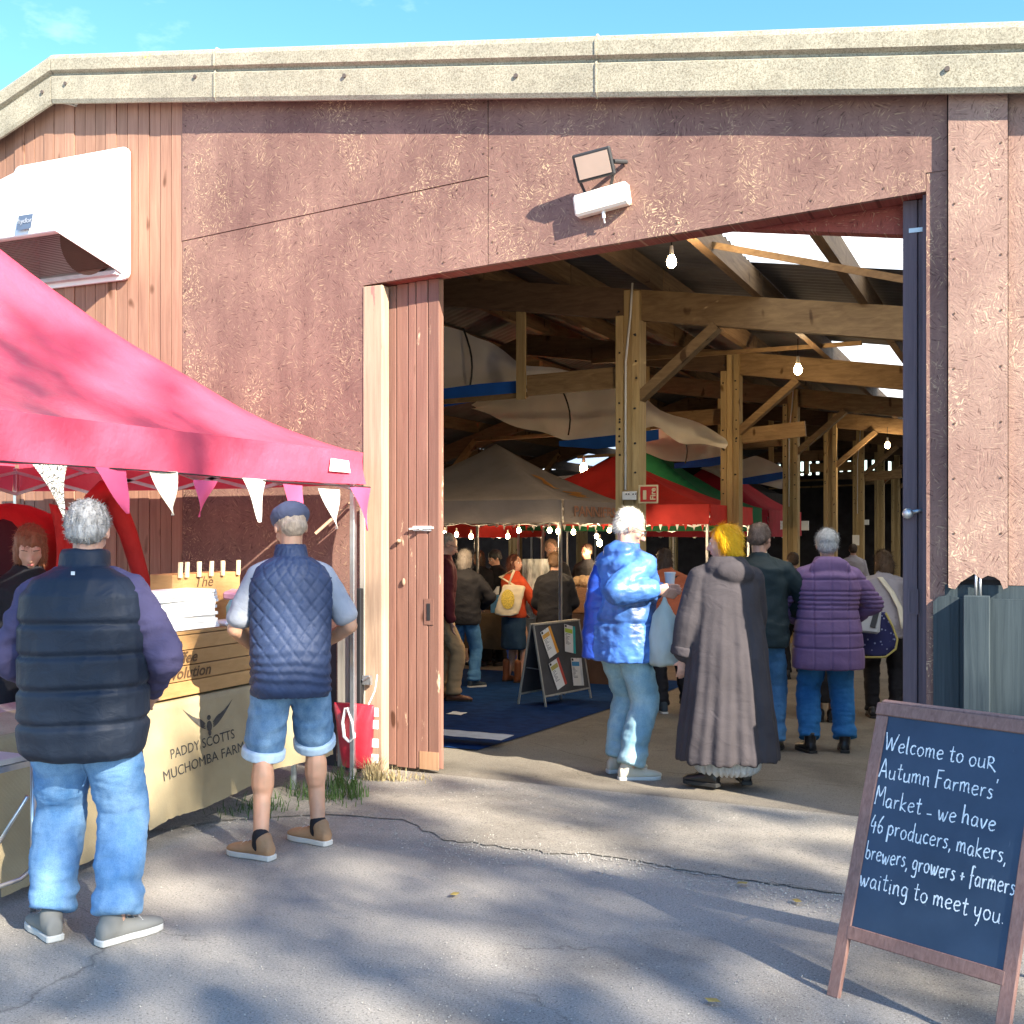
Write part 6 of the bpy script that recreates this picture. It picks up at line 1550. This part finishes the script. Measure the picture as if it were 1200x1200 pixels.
# ---- 5. woman in the long grey hooded cloak
g = (G(820, 916) + G(868, 912)) / 2
p = person('woman with bright yellow bobbed hair in a long grey hooded coat, seen from behind', (g.x + .11, g.y - .29, 0), 32, 1.66, 1.08, 2, feet=((-.13, -.03, 46), (.13, .02, -10)), hands={-1: (-.29, .04, .78), 1: (.22, .20, .86)}, hints={-1: (-.8, -1, 0), 1: (.6, -1, 0)}, head=(62, 6), vox=.010, handvox=.007)
def cloakf(co, no):
    a = np.arctan2(co[:, 0], co[:, 1]); low = np.clip((1.25 - co[:, 2]) / 1.0, 0, 1)
    return low * (.009 * np.sin(a * 11 + 2 * snoise(co, 3, 4)) + .006 * np.sin(a * 23 + 2 * snoise(co, 4, 7))) + fold(.005, 20, 9, (1, 1, .6))(co, no)
def hood2(mb):
    X = V((1, 0, 0)); mb.loft([(p.S(.88, 0, -.05), X * .15, p.fw * .11), (p.S(.97, 0, -.05), X * .150, p.fw * .12), (p.S(1.04, 0, -.04), X * .125, p.fw * .105), (p.S(1.10, 0, -.02), X * .10, p.fw * .085)], 24); mb.ell(p.S(.90, .02, -.13), (.13, .055, .075), Euler((R(15), R(8), 0)).to_matrix(), 16, 9)
ck = torso(p, 'hooded_coat', CLOAK, [(('z', .17), .325, .25, -.03), (('z', .22), .322, .25, -.03), (('z', .55), .28, .22, -.02), (.05, .245, .185, -.01), (.4, .222, .162, 0), (.7, .212, .15, -.005), (.86, .196, .125, -.01), (.95, .14, .10, -.01), (1.02, .08, .075, 0)], (.092, .088, .082, 1.78), cloakf, .010, extra=hood2)
for k in (-1, 1):
    q = p.el[k].lerp(p.wr[k], .78); d = (p.wr[k] - p.el[k]).normalized(); x = d.orthogonal().normalized(); y = d.cross(x); mb = MB(); mb.loft([(q - d * .03, x * .082, y * .082), (q - d * .025, x * .090, y * .090), (q + d * .025, x * .092, y * .092), (q + d * .035, x * .080, y * .080)], 20); remesh('cuff', mb, CLOAK, ck, None, .009, 1)
def pleats(co, no): a = np.arctan2(co[:, 0], co[:, 1]); return .010 * np.sin(a * 26)
mb = MB(); X = V((1, 0, 0)); mb.loft([(V((0.01, 0, .075)), X * .16, V((0, .13, 0))), (V((0.01, 0, .10)), X * .20, V((0, .16, 0))), (V((0.01, 0, .22)), X * .22, V((0, .17, 0))), (V((0, 0, .5)), X * .2, V((0, .16, 0)))], 30)
remesh('pleated_skirt', mb, STRIPE, p.e, None, .008, 1, pleats)
shoes(p, SHOEB, SOLEB, .26)
hair(p, hairm('bright_yellow_hair', (.95, .50, .008), .2), 'bob', 3800, .045, .06, 9, .0018); face_bits(p)

# ---- 6. woman in the purple quilted coat
g = (G(948, 884) + G(992, 880)) / 2
p = person('grey haired woman in mauve quilted hooded coat and bright blue jeans, back to camera', (g.x, g.y, floor_z(g.y)), 18, 1.74, 1.12, 2, feet=((-.15, -.04, 20), (.13, .03, -6)), hands={-1: (-.20, .24, 1.02), 1: (.20, .24, 1.02)}, hints={-1: (-1, -.35, 0), 1: (1, -.35, 0)}, head=(-6, 8), vox=.010)
def quilt2(co, no):
    z = co[:, 2]; d = np.full(len(z), .003)
    for q in (.82, .93, 1.04, 1.11, 1.145, 1.18, 1.215, 1.25, 1.34): d -= .011 * np.exp(-((z + .003 * snoise(co, 10, 2) - q) / .006) ** 2)
    for x in (0, .13, -.13): d -= .010 * np.exp(-((co[:, 0] - x) / .006) ** 2) * (no[:, 1] < 0)
    return d + .0035 * snoise(co, 32, 7)
def hood3(mb):
    X = V((1, 0, 0)); mb.ell(p.S(.93, 0, -.115), (.155, .05, .10), Euler((R(8), 0, 0)).to_matrix(), 18, 10); mb.loft([(p.S(.95, 0, -.04), X * .145, p.fw * .10), (p.S(1.04, 0, -.03), X * .115, p.fw * .09), (p.S(1.11, 0, -.01), X * .092, p.fw * .08)], 24)
torso(p, 'quilted_coat', PURP, std(p, .66, .255, .19, .225, .20, flare=.012), (.088, .080, .062, 1.9), quilt2, .008, extra=hood3, sm=1)
legs(p, 'jeans', DENIM_B, (.118, .092, .082), 1.92, waist=(.18, .14)); shoes(p, SHOEB, SOLEB, .26, .05)
hair(p, hairm('silver_short_hair', (.50, .50, .50), .25), 'short', 2600, .028, .25, 11, .0016, .008); face_bits(p)

# ---- 7. man in the dark green jacket
g = G(890, 880)
p = person('man in dark green jacket with brown-grey hair between the yellow and silver haired women', (g.x, g.y, floor_z(g.y)), 6, 1.78, 1.12, 3, hands={-1: (-.16, .28, 1.05), 1: (.18, .28, 1.02)}, hints={-1: (-1, -.3, 0), 1: (1, -.3, 0)}, head=(-22, 18), vox=.011)
torso(p, 'jacket', DKGREEN, std(p, .80, .225, .165, .215, .195), (.092, .080, .062, 1.9), fold(.008, 18, 5), .012)
legs(p, 'jeans', DENIM_M, (.108, .085, .078)); shoes(p, SHOEB, SOLEB)
hair(p, hairm('brown_grey_hair', (.16, .11, .085), .35), 'short', 2200, .022, .3, 12, .0015, .004); face_bits(p)

# ---- 8. person in the rust anorak, bending, with a rucksack strap
g = G(788, 836)
p = person('person in rust orange anorak with cross strap, bending forward behind the blue waterproof', (g.x, g.y, floor_z(g.y)), 32, 1.70, 1.02, 26, feet=((-.10, 0, 6), (.12, -.12, -4)), hands={-1: (-.12, .55, .95), 1: (.14, .5, .92)}, hints={-1: (-1, .1, -.5), 1: (1, .1, -.5)}, head=(-20, 10), vox=.012)
torso(p, 'anorak', ORNG, std(p, .80, .205, .15, .195, .185), (.088, .078, .06, 1.95), fold(.010, 20, 5), .012)
legs(p, 'trousers', BLKT, (.10, .075, .065)); shoes(p, SHOEN, SOLE)
MB().tube([p.S(.3, -.2, -.05), p.S(.6, -.08, -.158), p.S(.8, .05, -.152), p.S(.95, .13, -.05)], [.02] * 4, 6, flat=.4).build('rucksack_strap', BLACK, p.e, world=False)
hair(p, hairm('dark_brown_hair', (.05, .03, .022), .3), 'mid', 1200, .05, .2, 13, .0016); face_bits(p)
gb = G(795, 838); mb = MB(); w0 = V((gb.x + .08, gb.y, 0))
mb.grid([[(w0.x - .02 * (1 - j / 6) + .09 * (i / 5) * (1 - .55 * j / 6), w0.y + .02 * math.sin(i * 2 + j), floor_z(w0.y) + .05 + .48 * j / 6) for j in range(7)] for i in range(6)])
tag(mb.build('green_cloth', M('bright_green_cloth', (.06, .30, .07), .7, .15), smooth=True, recalc=False, solid=.008), 'bright green cloth hanging behind the grey coat by the rust anorak', 'cloth')
mb = MB(); q = Matrix.LocRotScale(p.e.location, p.e.rotation_euler, None) @ p.S(.45, -.24, .12); mb.ell(q, (.07, .12, .2), n=14, m=8); tag(mb.build('rucksack', M('dark_green_nylon', (.012, .10, .05), .6, .15), smooth=True), 'dark green rucksack held by the person in the rust anorak', 'bag')

# ---- 9. woman bending with bags at the right door
g = G(1036, 842)
p = person('brown haired woman in pale grey top with white shoulder strap by the right door', (g.x, g.y, floor_z(g.y)), 8, 1.70, 1.0, 24, hands={-1: (-.1, .5, .95), 1: (.16, .5, .95)}, hints={-1: (-1, 0, -.5), 1: (1, 0, -.5)}, head=(18, 12), vox=.012)
torso(p, 'top', GRYTOP, std(p, .82, .195, .15, .185, .18), (.085, .072, .055, 1.9), fold(.008, 22, 5), .012)
legs(p, 'leggings', BLKT, (.095, .065, .052)); shoes(p, SHOEB, SOLEB)
hair(p, hairm('mid_brown_hair', (.10, .06, .035), .3), 'mid', 1800, .05, .35, 14, .0018, .006); face_bits(p)
Mw = Matrix.LocRotScale(p.e.location, p.e.rotation_euler, None)
st_ = MB(); st_.tube([Mw @ p.S(1.0, -.07, -.03), Mw @ p.S(.85, -.03, -.158), Mw @ p.S(.55, .07, -.172), Mw @ p.S(.25, .14, -.168), Mw @ (p.S(.0, .16, -.17)), Mw @ p.S(-.15, .17, -.16)], [.028] * 6, 8, flat=.25)
sat = empty('shoulder_bag', Mw @ V((-.25, .0, .8)), 0, 'dark blue spotted shoulder bag with yellow piping and cream strap', 'bag')
st_.build('strap', M('cream_webbing', (.66, .62, .52), .7, .08), sat, smooth=True)
def spots():
    m, nt, n, b = new_mat('navy_spotted_cotton'); t = n.new('ShaderNodeTexCoord'); v = n.new('ShaderNodeTexVoronoi'); v.inputs['Scale'].default_value = 24; nt.links.new(t.outputs['Object'], v.inputs['Vector'])
    c = ramp(nt, v.outputs['Distance'], [(.16, (.30, .34, .55)), (.24, (.018, .022, .11))]); nt.links.new(c, b.inputs['Base Color']); b.inputs['Roughness'].default_value = .8; return m
cB = W(1026, 744, g.y - .25); mb = MB()
mb.loft([(cB + V((0, 0, z)), (a, 0, 0), (0, .07, 0)) for z, a in ((-.20, .06), (-.18, .14), (-.10, .20), (.0, .19), (.12, .15), (.22, .10))], 24)
remesh('pouch', mb, spots(), sat, wmat(sat).inverted(), .012, 1)
mb = MB(); mb.tube([cB + V((.10, -.07, .22)), cB + V((.16, -.075, .10)), cB + V((.205, -.06, -.03)), cB + V((.19, -.07, -.12)), cB + V((.10, -.08, -.20)), cB + V((-.08, -.08, -.21)), cB + V((-.2, -.06, -.16))], .011, 6); mb.build('piping', M('mustard_piping', (.42, .36, .12), .7), sat, smooth=True)
hb = empty('handbag', W(1017, 728, g.y - .45), 0, 'small pale grey handbag with dark flap hanging beside the mauve coat', 'bag')
c = W(1018, 728, g.y - .45); mb = MB(); mb.box(c, (.21, .07, .22), Euler((0, R(4), 0)).to_matrix()); mb.build('bag_body', M('pale_grey_leather', (.50, .53, .58), .4, .06), hb, bevel=.02)
MB().box(c + V((.06, -.04, .03)), (.05, .015, .17), Euler((0, R(14), 0)).to_matrix()).build('flap', M('charcoal_leather', (.06, .065, .075), .45), hb, bevel=.004)
MB().tube([c + V((-.07, 0, .1)), c + V((-.04, 0, .2)), c + V((.03, 0, .2)), c + V((.07, 0, .1))], .008, 6).build('handle', M('charcoal_leather', (.06, .065, .075)), hb)

# ---- 10. dark figure mostly hidden behind the mauve coat
g = G(967, 846)
p = person('person in long black clothes almost hidden behind the mauve coat', (g.x, g.y, floor_z(g.y)), 10, 1.55, .9, 4, feet=((-.05, 0, 5), (.06, 0, -5)), vox=.016)
torso(p, 'long_coat', BLKF, std(p, .22, .16, .13, .16, .16), (.07, .06, .05, 1.9), fold(.006, 20, 5), .016); shoes(p, SHOEB, SOLEB); hair(p, hairm('dark_brown_hair', (.05, .03, .022), .3), 'short', 300); face_bits(p)

# ---- 11. man in maroon at the door edge
g = G(519, 822)
p = person('bald man in glasses, maroon jumper and tan trousers beside the brown door', (g.x - .04, g.y, floor_z(g.y)), -48, 1.78, 1.0, 6, feet=((-.10, .0, 0), (.10, .12, -20)), hands={-1: (-.24, .06, .82), 1: (.25, .06, .82)}, head=(-14, 22), vox=.012)
torso(p, 'jumper', MARO, std(p, .88, .19, .14, .18, .18), (.078, .068, .052, 1.9), fold(.007, 20, 5), .012); legs(p, 'chinos', TAN, (.10, .08, .075)); shoes(p, BROWNS, SOLEB)
hair(p, hairm('thin_grey_hair', (.30, .24, .19), .3), 'short', 500, .012, .1, 15, .001, -.004); face_bits(p, glasses=True)

# ---- 12. woman in black jacket and jeans
g = (G(533, 806) + G(553, 806)) / 2
p = person('grey bobbed woman in black jacket and blue jeans on the carpet beside the open door', (g.x, g.y, floor_z(g.y)), 8, 1.64, 1.0, 5, feet=((-.12, .0, 25), (.12, .02, -35)), hands={-1: (-.14, .26, 1.0), 1: (.16, .26, 1.0)}, hints={-1: (-1, -.4, 0), 1: (1, -.4, 0)}, head=(-14, 10), vox=.012)
torso(p, 'jacket', BLKF, std(p, .80, .205, .15, .20, .185), (.082, .07, .055, 1.9), fold(.008, 20, 5), .012); legs(p, 'jeans', DENIM_M, (.10, .075, .068)); shoes(p, SHOEN, SOLE)
hair(p, hairm('pepper_grey_hair', (.17, .155, .15), .3), 'mid', 1800, .04, .2, 16, .0016, .004); face_bits(p, glasses=True)

# ---- 13. woman in the red jumper with the tote bag
g = G(602, 800)
p = person('long auburn haired woman in red-orange jumper with patterned tote, looking over her shoulder', (g.x, g.y, floor_z(g.y)), -24, 1.60, .95, 0, hands={-1: (-.15, .30, .95), 1: (.18, .28, .92)}, hints={-1: (-1, -.4, 0), 1: (1, -.4, 0)}, head=(-82, -2), vox=.011)
torso(p, 'jumper', REDJ, std(p, .88, .172, .125, .155, .165), (.072, .064, .05, 1.9), fold(.006, 20, 5), .011)
mb = MB(); X = V((1, 0, 0)); mb.loft([(V((0, 0, .42)), X * .17, V((0, .13, 0))), (V((0, 0, .45)), X * .18, V((0, .14, 0))), (V((0, 0, .75)), X * .175, V((0, .135, 0))), (V((0, 0, .95)), X * .14, V((0, .11, 0)))], 22); remesh('denim_skirt', mb, fabric('dark_teal_denim', (.02, .05, .10), .85, .15), p.e, None, .013, 1, fold(.005, 18, 2))
shoes(p, BROWNS, SOLEB, .25, .16)
hair(p, hairm('auburn_long_hair', (.075, .022, .014), .3), 'long', 1500, .06, .05, 17, .0018); face_bits(p, brow=(.05, .02, .015))
Mw = Matrix.LocRotScale(p.e.location, p.e.rotation_euler, None)
tote = empty('tote_bag', Mw @ V((-.22, -.12, .9)), 0, 'cream tote with round yellow floral print carried by the woman in the red jumper', 'bag')
c = W(598, 702, g.y - .22); mb = MB(); CRM = M('cream_canvas', (.62, .55, .42), .8, .1, 8)
mb.loft([(c + V((dx, 0, z)), (a, 0, 0), (0, .035, 0)) for z, a, dx in ((-.20, .09, -.05), (-.18, .16, -.05), (0, .16, 0), (.15, .15, .05), (.17, .13, .05))], 20, 3); remesh('pouch', mb, CRM, tote, wmat(tote).inverted(), .012, 1, fold(.008, 18, 3))
MB().tube([c + V((.10, -.02, .15)), Mw @ p.S(.93, -.12, -.10) + V((0, -.03, 0)), Mw @ p.S(1.0, -.10, .02)], .022, 7, flat=.3).build('strap', CRM, tote, smooth=True)
MB().tube([c + V((-.02, -.02, .15)), c + V((.06, -.02, .35)), Mw @ p.S(.97, -.13, -.03)], .018, 7, flat=.3).build('strap', CRM, tote, smooth=True)
YP = M('yellow_floral_print', (.55, .42, .08), .8, .5, 60); mb = MB(); mb.add([tuple(c + V((-.01 + .10 * math.cos(t * PI / 8) * .9, -.052, .0 + .12 * math.sin(t * PI / 8)))) for t in range(16)], [tuple(range(16))]); mb.build('round_print', YP, tote, recalc=False)

# ---- background shoppers and traders under the grey tent
def bg_person(label, u, vtop, y, face, H, top, hairmat, style, lean=4, head=(0, 5), skinm=None, bw=1.0, glasses=False, nst=500, grow=0.0):
    q = W(u, vtop, y); z0 = floor_z(y)
    p = person(label, (q.x, y, z0), face, H, bw, lean, head=head, vox=.014, skinm=skinm, hands={-1: (-.15, .3, 1.0), 1: (.15, .3, 1.0)})
    torso(p, 'coat', top, std(p, .75, .20, .145, .19, .185), (.08, .07, .055, 1.9), fold(.007, 20, 5), .014); legs(p, 'trousers', BLKT, voxel=.016); shoes(p, SHOEB, SOLEB)
    hair(p, hairmat, style, nst, .03, .15, int(u), .0017, grow); face_bits(p, glasses=glasses); return p
DK = hairm('dark_brown_hair', (.05, .03, .022), .3)
bg_person('dark haired trader facing out behind the grey bobbed woman', 564, 648, 7.7, 170, 1.62, BLKF, DK, 'mid', skinm=SKIN3)
bg_person('trader in dark coat and woolly hat by the sky blue bag', 584, 672, 7.8, 150, 1.62, BLKF, hairm('charcoal_wool_hat', (.03, .035, .04), .2), 'short', head=(0, 20), grow=.008)
bg_person('older pink-faced trader standing right of the white display cloth', 645, 636, 7.3, -150, 1.78, BLKF, hairm('sandy_grey_hair', (.22, .14, .10), .3), 'short', head=(0, 14))
bg_person('curly brown haired shopper in black coat, back turned, above the inner blackboard', 650, 650, 5.55, 18, 1.62, BLKF, hairm('curly_brown_hair', (.13, .07, .035), .35), 'curly', 4, (0, 8), nst=1500, grow=.006)
bg_person('trader in dark clothes deep in the red tent by the tent pole', 690, 645, 9.0, 170, 1.7, BLKF, DK, 'short')
bg_person('shopper in dark green coat seen between the green jacket and mauve coat', 931, 650, 8.0, 30, 1.62, fabric('bottle_green_wool', (.01, .05, .035), .8), DK, 'short')
bg_person('distant shopper in grey by the far posts left of the right door', 1000, 655, 15.0, 10, 1.65, GRYTOP, DK, 'short')
